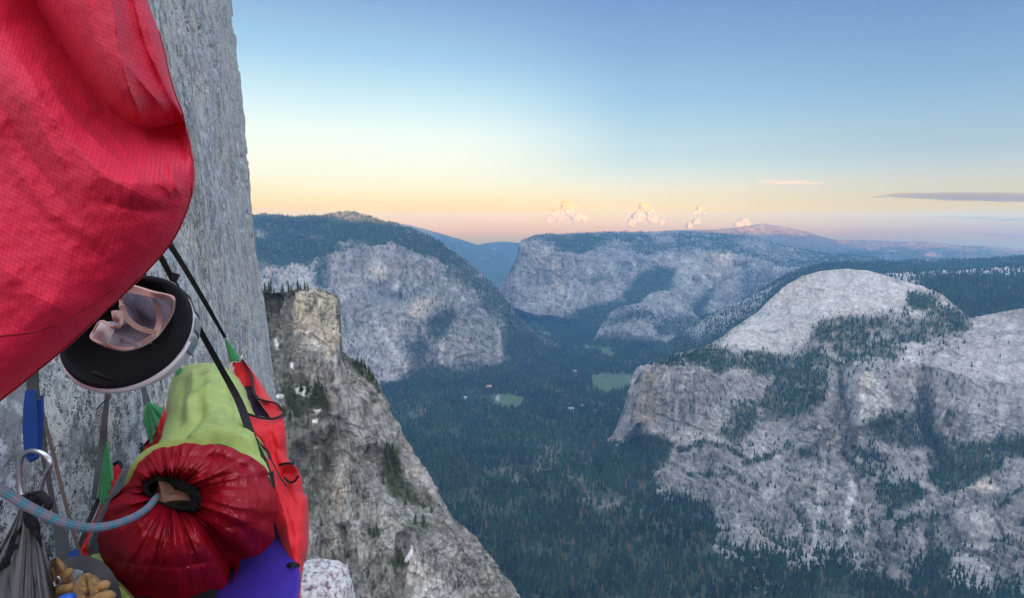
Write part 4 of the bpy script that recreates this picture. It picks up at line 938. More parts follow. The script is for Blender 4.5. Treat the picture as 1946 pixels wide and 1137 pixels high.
FOLDS = [([(30,-90),(72,15),(118,88),(160,148),(203,205),(250,238),(300,242),(336,234)], -.19, 60, 28, False),
    ([(200,-70),(216,20),(225,100),(244,168),(267,228)], .055, 34, 16, False), ([(150,-60),(172,40),(200,130),(245,205)], .022, 26),
    ([(227,105),(278,168),(329,226)], .016, 10, 16), ([(240,-60),(278,90),(338,215)], .013, 8), ([(254,-60),(291,90),(348,235)], .011, 7), ([(266,-60),(303,100),(357,265)], .010, 6), ([(276,-60),(313,120),(362,285)], .007, 5),
    ([(232,-60),(262,60),(312,185)], -.010, 8), ([(70,120),(130,215),(205,290),(258,332)], .024, 24, 13), ([(130,150),(190,230),(230,275),(262,325)], .014, 12, 9), ([(150,300),(230,345),(300,350),(345,372)], .010, 26),
    ([(322,305),(329,345),(342,372)], .012, 7, 10), ([(255,250),(300,262),(352,300)], -.016, 16), ([(268,300),(310,345),(330,380)], .008, 9), ([(10,60),(90,210),(190,330),(330,400)], .045, 80), ([(-60,250),(90,420),(240,520)], -.02, 70), ([(-80,420),(60,560),(150,600)], .02, 60), ([(-40,120),(40,280),(150,420)], -.012, 22), ([(20,300),(90,400),(200,470)], .010, 30), ([(180,380),(260,400),(340,400)], -.008, 14), ([(40,150),(70,230),(130,330)], .008, 14)]
FH = np.zeros(FX.shape)
for f in FOLDS: FH += crease(FX, FY, *f)
FH += .006 * fbm(np.stack([FX / 60, FY / 60, 0 * FX], -1), 3, seed=501) + .0016 * fbm(np.stack([FX / 14, FY / 14, 0 * FX], -1), 3, seed=502)
FH *= 1 - .75 * np.clip((s_ - .97) / .03, 0, 1)
V1 = cpa(FX, FY, FD - FH)
kb = np.array([.02, .05, .10, .16])[:, None]
inx = np.array([0.0, .4, 1.6, 4.0])[:, None]; ctr_ = np.array([-40.0, 260.0])
dirx = (ctr_[0] - oc[:, 0]) / 300; diry = (ctr_[1] - oc[:, 1]) / 300
V2 = cpa(oc[None, :, 0] + inx * dirx[None] * 2, oc[None, :, 1] + inx * diry[None] * 2, FD[-1][None] + kb)
VF = np.concatenate([V1, V2]); UVF = np.concatenate([np.stack([FX, FY], -1), np.repeat(np.stack([oc[None, :, 0], oc[None, :, 1]], -1), 4, 0)])
fly = mesh_np('rain_fly', VF.reshape(-1, 3), grid_faces(nS + 4, nO), F_FLY, uv=UVF.reshape(-1, 2), org=True)
prop(fly, 'big red ripstop rain fly billowing into the upper left corner', 'rain fly')
def on_fly(pts, n):
    o_ = []
    for x, y in cat_rom(pts, n):
        i = np.argmin((FX - x) ** 2 + (FY - y) ** 2); p_ = V1.reshape(-1, 3)[i]; o_.append(tuple(p_ * (1 - .0012 / np.linalg.norm(p_))))
    return o_
F_SEAM = fabric('seam_thread', (.30, .006, .02), .8, .0)
tube('seam', on_fly([(-140, 650), (-60, 646), (0, 638), (60, 630), (120, 610), (170, 580), (212, 553)], 30), .0016, F_SEAM, fly, world=True, n=90, sides=8)
tube('hem', on_fly([(300, 60), (318, 118), (340, 190), (358, 268), (367, 330), (360, 380), (342, 430), (312, 478), (260, 534), (190, 600), (100, 680), (0, 760), (-60, 808)], 60), .0022, F_SEAM, fly, world=True, n=140, sides=8)
seam = cat_rom([(-120,640),(0,634),(60,628),(130,604),(175,575),(205,560)], 60)

# ------------------------------------------------------------------ hanging ledge
LZ = -1.12
ledge = empty('portaledge', cp(470, 1100, 1.72), 'red and violet hanging portaledge slung against the granite wall', 'portaledge')
# bed: taut violet fabric
q = [cp(572, 1118, 1.66), cp(545, 1060, 1.80), cp(520, 900, 2.3), cp(487, 757, 2.95), cp(450, 735, 3.1)]
bl = [cp(120, 1240, 1.45), cp(215, 1110, 1.75), cp(275, 925, 2.35), cp(330, 800, 2.9), cp(345, 745, 3.2)]
A_ = np.array([list(v) for v in q]); B_ = np.array([list(v) for v in bl]); A_[:, 2] = LZ + .02; B_[:, 2] = LZ
pre = np.array([list(cp(560, 1260, 1.45))]); pre[:, 2] = LZ + .02; preb = np.array([list(cp(-60, 1330, 1.3))]); preb[:, 2] = LZ
A_ = cat_rom(np.vstack([pre, A_]), 70); B_ = cat_rom(np.vstack([preb, B_]), 70)
t_ = np.linspace(0, 1, 60)[None, :, None]; BED = A_[:, None] * (1 - t_) + B_[:, None] * t_
BED[..., 2] += -.035 * np.sin(np.pi * t_[..., 0]) + .006 * fbm(BED / .18, 4, seed=511)
o = mesh_np('bed', BED.reshape(-1, 3), grid_faces(70, 60), F_PURPLE, ledge); o.modifiers.new('thickness', 'SOLIDIFY').thickness = .004
tube('frame_pole', [tuple(A_[k] + np.array([-.03, 0, -.03])) for k in range(0, 70, 6)], .011, F_METAL, ledge, world=True, n=60)
corner = cloth('corner_sleeve', [[(546,1079,1.70),(556,1076,1.69),(567,1080,1.69)], [(548,1100,1.67),(557,1097,1.66),(569,1100,1.67)], [(552,1125,1.64),(560,1122,1.63),(566,1128,1.64)], [(553,1165,1.60),(560,1165,1.59),(566,1165,1.60)]], 14, 40, F_PURPLE, ledge, folds=[([(556,1080),(560,1150)], .008, 5)], thick=.003)
# outer side wall of red canvas
W_ = lambda *a, **k: cloth('side_wall', *a, **k)
wallp = cloth('side_wall', [[(441,691,3.02),(449,686,3.05),(459,683,3.05)], [(447,712,2.98),(460,702,3.0),(474,704,2.99)], [(457,738,2.85),(468,735,2.9),(479,735,2.88)]], 30, 60, F_RED, ledge, thick=.003, noise=[(.006, 14, 20, 521)])
cloth('shaded_inside', [[(457,738,2.85),(468,735,2.9),(480,735,2.87)], [(466,762,2.66),(478,756,2.70),(492,762,2.64)], [(474,788,2.5),(492,790,2.5),(515,795,2.46)]], 30, 40, F_SHADED, ledge, thick=.003)
cloth('side_wall', [[(459,683,3.04),(460,682,3.03),(462,683,3.05)], [(474,703,2.96),(478,706,2.92),(481,708,2.98)], [(479,724,2.84),(490,728,2.80),(499,734,2.86)], [(483,746,2.7),(500,748,2.66),(513,756,2.72)], [(491,759,2.56),(508,763,2.50),(527,769,2.56)]], 26, 60, F_RED, ledge, thick=.003, noise=[(.008, 20, 24, 522)])
cloth('wall_pocket', [[(491,759,2.55),(508,763,2.52),(526,768,2.5),(537,780,2.42)], [(503,777,2.48),(515,779,2.46),(528,781,2.43),(538,785,2.37)], [(513,794,2.36),(522,796,2.32),(530,796,2.30),(537,791,2.32)]], 30, 24, F_RED, ledge, thick=.003)
front = cloth('side_wall', [[(461,785,2.16),(480,790,2.2),(500,795,2.24),(520,796,2.26),(536,789,2.30)],
    [(470,805,2.13),(490,810,2.15),(508,815,2.17),(524,816,2.18),(540,808,2.24)], [(478,828,2.09),(500,833,2.08),(518,836,2.12),(530,838,2.13),(543,832,2.20)], [(490,862,2.02),(506,866,2.04),(520,868,2.08),(533,868,2.09),(546,870,2.16)],
    [(498,892,1.97),(512,896,1.99),(535,904,2.0),(555,910,1.99),(569,900,2.05)], [(505,926,1.92),(524,930,1.93),(545,935,1.93),(562,936,1.94),(575,934,2.01)], [(511,955,1.88),(532,960,1.88),(552,960,1.88),(572,955,1.90),(584,950,1.97)],
    [(522,990,1.84),(542,993,1.82),(558,994,1.82),(574,992,1.84),(586,1000,1.91)], [(538,1040,1.79),(549,1040,1.76),(562,1040,1.75),(574,1042,1.77),(584,1044,1.83)], [(549,1074,1.73),(557,1076,1.71),(563,1078,1.70),(569,1080,1.71),(576,1076,1.78)], [(558,1120,1.68),(561,1120,1.66),(564,1121,1.66),(568,1122,1.66),(571,1118,1.70)], [(556,1170,1.62),(558,1170,1.6),(562,1170,1.6),(565,1170,1.6),(568,1170,1.64)]],
    60, 220, F_RED, ledge, thick=.003, folds=[([(484,826),(500,850),(520,880),(545,930)], -.05, 9, 16), ([(500,850),(520,905),(545,990),(556,1070)], .028, 9, 14), ([(512,880),(540,950),(562,1040)], -.022, 9, 12), ([(532,930),(560,1000),(566,1060)], .012, 12), ([(545,925),(575,985)], -.012, 12), ([(505,820),(525,850),(540,862)], -.02, 16), ([(490,800),(515,812),(538,806)], .012, 12)],
    noise=[(.010, 22, 40, 523), (.003, 8, 14, 524)])
cloth('wall_pocket', [[(530,884,2.0),(545,881,1.99),(556,882,1.98),(566,893,1.95)], [(537,897,1.975),(548,897,1.965),(558,899,1.955),(568,899,1.94)], [(543,911,1.955),(552,916,1.94),(561,913,1.935),(568,902,1.93)]], 30, 20, F_RED, ledge, thick=.003, folds=[([(533,896),(550,900),(566,898)], -.03, 9)])
def trim(pts, w=.009): return strap('edge_trim', pts, w, F_TRIM, ledge, thick=.004, n=50)
trim([(459,683,3.02),(474,704,2.94),(479,724,2.82),(483,746,2.68),(491,759,2.54)], .012); trim([(491,759,2.53),(508,763,2.49),(526,768,2.47),(537,780,2.40)], .009); trim([(461,784,2.14),(480,790,2.17),(500,795,2.2),(520,796,2.22),(535,790,2.27),(538,781,2.36)], .010)
trim([(480,826,2.05),(495,845,2.0),(508,858,1.97),(514,872,1.95)], .010); trim([(530,884,1.98),(545,881,1.97),(557,882,1.96)], .010); trim([(540,907,1.94),(546,914,1.93),(553,917,1.92),(561,914,1.915),(567,904,1.91)], .008)
trim([(546,1077,1.69),(556,1073,1.675),(568,1078,1.685)], .016)
trim([(514,872,1.95),(524,890,1.93),(533,908,1.91),(545,925,1.9)], .005)
# wall side: canvas against the rock, seen between bag and wall
cloth('side_wall', [[(312,771,2.55),(318,800,2.5),(318,842,2.42)], [(296,790,2.5),(300,818,2.46),(300,850,2.4)], [(284,830,2.45),(285,850,2.42),(288,860,2.4)], [(266,852,2.42),(268,866,2.4),(272,880,2.38)]], 30, 30, F_RED, ledge, folds=[([(300,780),(305,850)], .03, 8)], noise=[(.014, 14, 18, 526)], thick=.003)
cloth('side_wall', [[(216,885,2.0),(225,881,2.0),(231,890,1.99)], [(208,920,1.96),(218,922,1.94),(229,930,1.93)], [(195,952,1.90),(205,955,1.88),(216,960,1.87)], [(178,990,1.84),(188,992,1.82),(200,1000,1.81)], [(160,1020,1.78),(170,1028,1.76),(182,1036,1.75)], [(140,1060,1.72),(150,1065,1.7),(165,1070,1.7)]], 24, 80, F_RED, ledge, folds=[([(200,950),(150,1060)], .02, 8)], noise=[(.01, 14, 18, 527)], thick=.003)
trim([(216,883,1.98),(226,879,1.98),(232,890,1.97)], .012); trim([(188,948,1.86),(172,985,1.8),(150,1040,1.72)], .014); trim([(266,854,2.38),(284,838,2.4),(296,822,2.42)], .012)
def gusset(apex, base, n_pl, depth, seed):
    bs = cat_rom(base, 60); ap = np.array(apex)
    t2 = np.linspace(0.03, 1, 30)[:, None, None]; G3 = ap * (1 - t2) + bs[None] * t2
    ph = np.linspace(0, n_pl * math.pi, 60)
    G3[..., 2] -= depth * t2[..., 0] * (np.abs(np.sin(ph))[None] - .5)
    G3[..., 1] += 3 * t2[..., 0] ** 2 * np.abs(np.sin(ph))[None]
    o = mesh_np('corner_gusset', cpa(G3[..., 0], G3[..., 1], G3[..., 2]).reshape(-1, 3), grid_faces(30, 60), F_GREEN, ledge); o.modifiers.new('thickness', 'SOLIDIFY').thickness = .002
gusset((280,764,2.42), [(271,800,2.36),(278,815,2.34),(287,842,2.3),(293,826,2.3),(300,806,2.32),(312,776,2.4)], 6, .03, 1)
gusset((203,838,1.95), [(184,943,1.84),(190,948,1.82),(197,960,1.80),(206,940,1.82),(215,905,1.86)], 6, .025, 2)
gusset((426,640,3.22), [(437,688,3.05),(444,685,3.02),(450,684,3.02),(456,679,3.05)], 4, .02, 3)
gusset((338,684,2.9), [(332,706,2.85),(338,710,2.84),(346,703,2.86)], 3, .02, 4)
# suspension
sp = dict(thick=.003, n=90)
strap('suspension_strap', [(300,478,1.42),(330,535,1.62),(370,610,1.85),(420,700,2.05),(455,765,2.1),(478,830,2.0),(500,885,1.90),(516,918,1.86)], [.015,.016,.019,.022,.030,.030,.022], F_WEB, ledge, **sp)
strap('suspension_strap', [(318,458,1.9),(345,500,2.25),(388,572,2.85),(428,642,3.22)], [.020,.022,.024,.018], F_WEB, ledge, **sp)
strap('suspension_strap', [(205,720,1.98),(203,760,1.97),(198,810,1.95),(195,850,1.94),(188,905,1.88),(180,950,1.84)], [.016,.016,.020,.028,.030,.020], F_GREYWEB, ledge, **sp)
strap('suspension_strap', [(268,725,2.5),(274,745,2.47),(280,768,2.43)], [.018,.022,.03], F_GREYWEB, ledge, **sp)
strap('strap_tail', [(506,900,1.86),(515,930,1.84),(521,955,1.83)], [.05,.03,.002], F_WEB, ledge, thick=.003, n=40)
strap('strap_tail', [(470,800,2.08),(482,840,1.98),(500,890,1.9),(512,920,1.85)], [.01,.03,.045,.03], F_WEB, ledge, thick=.003, n=40)
bk = strap('buckle', [(327,524,1.56),(339,528,1.56)], .020, P_LINER, ledge, thick=.006, n=6)
for a_, b3 in (((425,641,3.2),(432,655,3.15)),):
    tube('cord_loop', [(441,688,3.0),(438,700,2.98),(441,712,2.97),(444,698,2.98)], .004, F_BEIGE, ledge, n=30)
tube('ring', [(446,688,2.99),(454,688,2.98),(459,683,2.98),(458,676,2.98)], .005, F_METAL, ledge, n=30)
tube('cord_loop', [(275,520,1.6),(280,545,1.62),(292,590,1.66)], .004, F_WEB, ledge, n=20)
tube('cord_loop', [(203,760,1.95),(196,765,1.95),(184,778,1.95)], .0022, F_WEB, ledge, n=20)
o = strap('tan_strap', [(398,1126,1.66),(430,1102,1.70),(460,1083,1.74),(486,1062,1.80)], [.016,.018,.012], F_TAN, ledge, thick=.003, n=40, face=(0, 0, 1))
o.name = 'bed_strap'
o = strap('bed_strap', [(380,1110,1.70),(430,1085,1.74),(490,1055,1.82),(535,1030,1.88)], [.03,.034,.03], F_WEB, ledge, thick=.003, n=40, face=(0, 0, 1))
strap('bed_strap', [(372,1135,1.62),(405,1120,1.65),(440,1104,1.68)], [.03,.03,.01], F_WEB, ledge, thick=.003, n=40, face=(0, 0, 1))

pad = BED[0:62, 24:60].copy(); pad[..., 2] += .012 + .022 * np.sin(np.linspace(0, np.pi, 36))[None] ** .3  # black sheet added to cut violet bounce onto the bag and darken the gap
o = mesh_np('bounce_sheet', pad.reshape(-1, 3), grid_faces(62, 36), F_BLACK, org=True); o.modifiers.new('thickness', 'SOLIDIFY').thickness = .012
prop(o, 'thin black sheet added under the sleeping bag to cut the violet bounce', 'dark sheet')
# ------------------------------------------------------------------ red down sleeping bag
bag = empty('sleeping_bag', cp(345, 1100, 1.72), 'puffy dark red down sleeping bag cinched to a small black opening', 'sleeping bag')
OC = np.array([326., 937.])
outl = [(525,985),(528,960),(516,915),(498,884),(470,864),(430,850),(380,845),(330,848),(290,858),(262,884),(247,915),(226,935),(205,962),(192,1000),(187,1050),(193,1095),(210,1128),(250,1156),(330,1162),(400,1140),(447,1090),(440,1116),(505,1044),(480,1060),(458,1066),(522,1018)]
def polar(pts, c, th):
    p = np.array(pts) - c; a = np.arctan2(p[:, 1], p[:, 0]); r = np.hypot(p[:, 0], p[:, 1]); i = np.argsort(a)
    return np.interp(th, np.concatenate([a[i] - 2 * np.pi, a[i], a[i] + 2 * np.pi]), np.tile(r[i], 3))
nT, nR = 420, 170
th = np.linspace(-np.pi, np.pi, nT, endpoint=False)
ro = polar(outl, OC, th)
for _ in range(6): ro = .25 * np.roll(ro, 1) + .5 * ro + .25 * np.roll(ro, -1)
ro *= 1 + .012 * np.sin(13 * th + 1.5 * np.sin(2 * th)) + .008 * np.sin(29 * th + 2) 
tl = math.radians(18); ax, ay = 52., 25.
ri = ax * ay / np.sqrt((ay * np.cos(th - tl)) ** 2 + (ax * np.sin(th - tl)) ** 2)
s_ = np.linspace(0, 1, nR)[:, None]
R_ = ri[None] * (1 - s_) + ro[None] * s_
PXb = OC[0] + R_ * np.cos(th); PYb = OC[1] + R_ * np.sin(th)
down = sstep(-.3, .9, np.sin(th))[None]      # lower lobe comes nearest to the camera
Db = 1.60 + .07 * np.sqrt(s_) - (.13 + .10 * down) * np.sin(np.pi * np.clip(s_, 0, 1) ** .62) ** .9 - .05 * down * s_
Hb = np.zeros(PXb.shape)
for f in [([(352,962),(392,1000),(428,1050),(446,1100),(450,1160)], -.15, 22, 24, False), ([(388,940),(440,930),(512,935)], -.018, 22), ([(285,934),(250,930),(208,950)], -.075, 14, 14, False), ([(300,915),(290,890),(300,860)], -.02, 10), ([(335,905),(340,870),(335,848)], -.02, 8), ([(380,915),(400,880),(420,855)], -.02, 10), ([(210,980),(260,975),(300,968)], -.012, 8),
          ([(400,865),(440,885),(480,905)], -.018, 9, 14), ([(345,985),(360,1050),(350,1110)], -.010, 10), ([(300,985),(280,1050),(270,1110)], -.010, 9), ([(255,985),(225,1030),(212,1080)], -.008, 10), ([(192,1055),(260,1074),(340,1078),(432,1062)], -.020, 9), ([(255,905),(300,876),(350,866),(420,870),(486,897)], -.022, 8), ([(405,1005),(470,1000),(510,985)], -.016, 10, 18), ([(400,975),(450,965),(505,965)], .012, 18)]: Hb += crease(PXb, PYb, *f)
rs = np.random.default_rng(5); pl = np.zeros(PXb.shape)
for n_, am, dec in ((11, .020, .45), (17, .022, 1.5), (33, .017, 2.4), (57, .009, 4.5)):
    ph = rs.uniform(0, 6.28) + .8 * np.interp(th, np.linspace(-np.pi, np.pi, 9), rs.normal(size=9)) + .5 * fbm(np.stack([np.cos(th)[None] * 2 + 0 * s_, np.sin(th)[None] * 2 + 0 * s_, s_ * 2.5 + 0 * PXb], -1), 2, seed=540 + n_)
    pl += am * (1 - 2 * np.abs(np.sin(n_ * th[None] / 2 + ph))) * np.exp(-dec * s_) * np.minimum(1, s_ * 12)
Hb += pl + .075 * np.exp(-((PXb - 312) / 95) ** 2 - ((PYb - 1050) / 75) ** 2) + .055 * np.exp(-((PXb - 458) / 55) ** 2 - ((PYb - 965) / 60) ** 2)
c3 = np.stack([np.cos(th)[None] * 3.2 + 0 * s_, np.sin(th)[None] * 3.2 + 0 * s_, 1.6 * s_ + 0 * PXb], -1)
Hb += (.008 * fbm(np.stack([th[None] * 5 + 0 * s_, 2.2 * s_ + 0 * PXb, 0 * PXb], -1), 4, seed=551, ridged=True) + .008 * fbm(np.stack([PXb / 20, PYb / 26, 0 * PXb], -1), 4, .55, seed=553, ridged=True) + .006 * np.exp(-((1 - s_) / .12) ** 2) * np.sin(np.cumsum(.9 + .6 * np.sin(th * 9))[None]) * (np.sin(th) < 0)[None]) * np.sin(np.pi * s_) ** .5
Vb = cpa(PXb, PYb, Db - Hb)
bk_ = []
for k, (kd, kr) in enumerate(((.03, .995), (.08, .97), (.16, .90), (.24, .75), (.28, .45))):
    bk_.append(cpa(OC[0] + 18 + (ro * kr) * np.cos(th) - 18 * kr, OC[1] + (ro * kr) * np.sin(th), Db[-1] + kd))
Vb = np.concatenate([Vb, np.stack(bk_)])
hood = mesh_np('hood', Vb.reshape(-1, 3), grid_faces(len(Vb), nT, True), F_DOWN, bag)
# black ruffled collar round the opening
sc2 = np.linspace(-.55, 1, 26)[:, None]; rr = ri[None] * (1 + .20 * sc2)
ruf = 1.5 * (np.abs(np.sin(21 * th + 1.2 * np.sin(3 * th)))[None] - .5) * .016 + .004 * fbm(np.stack([np.cos(th)[None] * 14 + 0 * sc2, np.sin(th)[None] * 14 + 0 * sc2, sc2 * 3 + 0 * rr], -1), 3, seed=561)
widen = 1 + .16 * sstep(-.6, .8, np.cos(th + .35))[None] * (1 - np.abs(sc2) * .5)
Dc = 1.595 + .10 * np.clip(-sc2, 0, 1) + .012 * sc2 - .032 * np.cos(sc2 * 1.5) - ruf * np.cos(sc2 * 1.2)
inn = (.62 * np.exp(-((np.angle(np.exp(1j * (th + .75)))) / 1.15) ** 2))[None] * np.clip(-sc2 + .15, 0, .7) / .7 * ri[None]
rr = rr - inn
mesh_np('collar', cpa(OC[0] + rr * widen * np.cos(th), OC[1] + rr * widen * np.sin(th), Dc).reshape(-1, 3), grid_faces(26, nT, True), F_BLACK, bag)
sd2 = np.linspace(0, 1, 14)[:, None]
mesh_np('lining', cpa(OC[0] + ri[None] * .90 * (1 + .5 * np.sin(sd2 * 2.6)) * np.cos(th), OC[1] + 6 + ri[None] * .90 * (1 + .9 * np.sin(sd2 * 2.6)) * np.sin(th), 1.66 + .27 * sd2 + 0 * rr[:1]).reshape(-1, 3), grid_faces(14, nT, True), F_BLACK, bag)
tube('draw_cord', [(OC[0] + 1.06 * ri[k] * math.cos(th[k]), OC[1] + 1.06 * ri[k] * math.sin(th[k]), 1.565 + .004 * math.sin(k)) for k in range(0, nT, 10)], .0035, F_TRIM, bag, closed=True, n=160, sides=8)

# ------------------------------------------------------------------ the sleeper
hc = np.array(cp(338, 963, 1.705))
fz = np.array([-.10, -.48, .87]); fz /= np.linalg.norm(fz)            # where the face looks
cr_ = np.array([.42, -.80, -.30]); cr_ -= fz * (cr_ @ fz); cr_ /= np.linalg.norm(cr_)   # towards the crown
sx = np.cross(cr_, fz)
nu2, nv2 = 96, 120
ta = np.linspace(-np.pi, np.pi, nu2, endpoint=False)[None]; tv = np.linspace(0.02, .98, nv2)[:, None]
# head, neck, trunk, legs as one skin: profile along -crown axis
zz = np.interp(tv, [0, .03, .12, .25, .38, .44, .50, .58, .70, .85, 1], [.118, .115, .085, .02, -.075, -.12, -.18, -.32, -.75, -1.2, -1.62])
wd = np.interp(tv, [0, .03, .12, .25, .36, .42, .47, .52, .58, .70, .85, .97, 1], [.01, .035, .064, .076, .062, .050, .056, .12, .16, .14, .10, .07, .01])
dp_ = np.interp(tv, [0, .03, .12, .25, .36, .42, .47, .52, .58, .70, .85, .97, 1], [.01, .04, .082, .096, .080, .052, .055, .07, .085, .085, .075, .06, .01])
lx = wd * np.sin(ta); lf = dp_ * np.cos(ta); lz = zz + 0 * ta
def bump(cx_, cz_, w_, h_, a_): 
    g3 = a_ * np.exp(-((lx - cx_) / w_) ** 2 - ((lz - cz_) / h_) ** 2) * (lf > 0); return g3
f2 = bump(0, -.022, .013, .016, .034) + bump(0, .004, .009, .026, .014) + bump(.016, -.026, .008, .007, .009) + bump(-.016, -.026, .008, .007, .009)      # nose
f2 += bump(.031, .016, .014, .010, -.008) + bump(-.031, .016, .014, .010, -.008) + bump(.031, .015, .010, .006, .006) + bump(-.031, .015, .010, .006, .006)   # closed eyes
f2 += bump(.03, .034, .022, .007, .006) + bump(-.03, .034, .022, .007, .006) + bump(0, -.050, .020, .005, .006) + bump(0, -.060, .017, .005, .006) + bump(0, -.055, .022, .0025, -.004) + bump(0, -.083, .018, .013, .009)
lf = lf + f2
lx = lx + np.where((np.abs(np.sin(ta)) > .96) & (lz < .03) & (lz > -.035), np.sign(np.sin(ta)) * .014, 0)     # ears
bend = np.clip(-lz - .15, 0, 2)
H = hc + lx[..., None] * sx + lf[..., None] * fz + lz[..., None] * cr_ + bend[..., None] * (np.array([-.36, .88, -.02]) + cr_) - np.clip(bend * 3, 0, 1)[..., None] * np.array([0, 0, .09])
m, nt2, n2, l2, b = newmat('skin'); g2 = nd(n2, 'ShaderNodeNewGeometry'); nn = nd(n2, 'ShaderNodeTexNoise', Scale=70.0, Detail=4.0); l2.new(g2.outputs['Position'], nn.inputs['Vector'])
mx = nd(n2, 'ShaderNodeMix', data_type='RGBA'); mx.inputs[6].default_value = (.58, .30, .20, 1); mx.inputs[7].default_value = (.72, .42, .30, 1); l2.new(nn.outputs[0], mx.inputs[0]); l2.new(mx.outputs[2], b.inputs['Base Color']); b.inputs['Roughness'].default_value = .5
b.inputs['Subsurface Weight'].default_value = .15; b.inputs['Subsurface Radius'].default_value = (.012, .005, .003)
caps_ = np.concatenate([H.reshape(-1, 3), H[0].mean(0)[None], H[-1].mean(0)[None]]); nn_ = nu2 * nv2; k = np.arange(nu2)
per = bmesh_mesh('person', caps_, np.concatenate([grid_faces(nv2, nu2, True), np.stack([k * 0 + nn_, (k + 1) % nu2, k, k], -1), np.stack([k * 0 + nn_ + 1, (nv2 - 1) * nu2 + k, (nv2 - 1) * nu2 + (k + 1) % nu2, (nv2 - 1) * nu2 + (k + 1) % nu2], -1)]), m, org=True)
prop(per, 'person asleep in the red sleeping bag with only nose and cheek showing', 'person')
hr = (lz > .055) | ((lf < .01) & (lz > -.06)); hm_ = hr & (tv < .42)
ii = np.where(hm_, 1, 0); hs_ = caps_[:nn_].reshape(nv2, nu2, 3) + ((H - (hc + lz[..., None] * cr_)) / .09) * .012
keep = ii[:-1, :] * ii[1:, :] * np.roll(ii, -1, 1)[:-1] * np.roll(ii, -1, 1)[1:]
hf_ = grid_faces(nv2, nu2, True).reshape(nv2 - 1, nu2, 4)[keep > 0]
bmesh_mesh('hair', hs_.reshape(-1, 3), hf_, plastic('dark_hair', (.03, .018, .012), .6), per)

# ------------------------------------------------------------------ lime bivouac sack round it
biv = empty('bivy_sack', cp(395, 900, 2.2), 'lime green bivouac sack pulled over the feet end of the red bag', 'bivy sack')
secs = [(386,738,3.02,6,6),(386,741,3.01,34,30),(388,752,2.97,60,58),(391,772,2.86,72,80),(396,800,2.66,79,92),(402,835,2.42,88,92),(402,866,2.18,98,82),(398,900,1.98,112,72),(390,935,1.84,126,60)]
S2 = cat_rom(secs, 110); nph = 160; ph = np.linspace(0, 2 * np.pi, nph, endpoint=False)[None]
cxs, cys, Ds, hw, hh = [S2[:, k][:, None] for k in range(5)]
ex_ = np.sign(np.cos(ph)) * np.abs(np.cos(ph)) ** .85; ey_ = np.sign(np.sin(ph)) * np.abs(np.sin(ph)) ** .85
tw = 1 + .0 * ph
PXl = cxs + hw * ex_; PYl = cys - hh * ey_
Pl = cpa(PXl, PYl, Ds + 0 * ph)
hl = np.zeros(PXl.shape)
for f in [([(352,800),(378,765),(420,748),(450,752)], .022, 9, 16), ([(330,842),(372,800),(392,775)], -.018, 12), ([(340,850),(400,832),(455,846),(486,862)], .020, 8, 14), ([(330,846),(400,845),(450,858),(488,872)], -.016, 8), ([(395,700),(400,745),(392,790)], .012, 12), ([(350,715),(345,770),(335,820)], -.010, 12), ([(430,720),(450,770),(470,820)], -.010, 10), ([(400,800),(440,815),(480,850)], .012, 8), ([(365,700),(372,740),(360,790)], .010, 9), ([(400,860),(450,868),(490,888)], .012, 6), ([(420,775),(455,790),(480,830)], -.012, 7)]: hl += 2.0 * crease(PXl, PYl, *f)
hl += .012 * fbm(Pl / np.array([.16, .3, .16]), 4, seed=571, ridged=True) + .004 * fbm(Pl / .05, 3, seed=572)
cen = cpa(cxs, cys, Ds); nl = Pl - cen; nl /= np.linalg.norm(nl, axis=-1, keepdims=True) + 1e-9
Pl = Pl + nl * hl[..., None] * np.minimum(1, np.linspace(0, 8, 110))[:, None, None]
mesh_np('sack_body', Pl.reshape(-1, 3), grid_faces(110, nph, True), F_LIME, biv, uv=np.stack([PXl, PYl], -1).reshape(-1, 2))
rim = [(238,972,1.70),(240,945,1.70),(246,915,1.70),(258,888,1.70),(278,864,1.72),(305,849,1.74),(340,843,1.76),(380,842,1.78),(415,850,1.78)]
strap('rim_band', rim, [.006,.018,.026,.03,.026,.026,.022,.012], F_LIME, biv, thick=.012, n=80)
strap('rim_edging', [(398,846,1.79),(430,853,1.79),(465,874,1.79),(498,905,1.80),(512,930,1.8)], [.014,.022,.022,.012], F_SLATE, biv, thick=.010, n=50)
cloth('side_panel', [[(247,893,1.86),(238,925,1.80),(225,960,1.76),(205,1000,1.72),(196,1050,1.68),(200,1120,1.62)], [(232,898,1.90),(214,935,1.84),(197,965,1.79),(185,1000,1.75),(172,1040,1.72),(180,1120,1.68)], [(224,925,1.93),(205,950,1.88),(186,985,1.83),(172,1015,1.80),(160,1048,1.76),(160,1120,1.72)]], 120, 40, F_SLATE, biv, thick=.004, noise=[(.016, 30, 34, 581), (.005, 9, 10, 582)])
cloth('foot_flap', [[(165,1062,1.60),(185,1052,1.60),(200,1060,1.58)], [(178,1088,1.56),(198,1085,1.54),(215,1092,1.54)], [(200,1112,1.50),(220,1108,1.48),(236,1116,1.49)], [(225,1145,1.46),(245,1138,1.45),(262,1146,1.46)]], 40, 60, F_LIME, biv, thick=.003, folds=[([(180,1060),(230,1140)], .018, 7), ([(195,1065),(235,1120)], -.02, 6)], noise=[(.01, 10, 12, 584)])
tube('toggle', [(268,842,1.74),(272,852,1.73),(266,862,1.72)], .004, F_TRIM, biv, n=20)
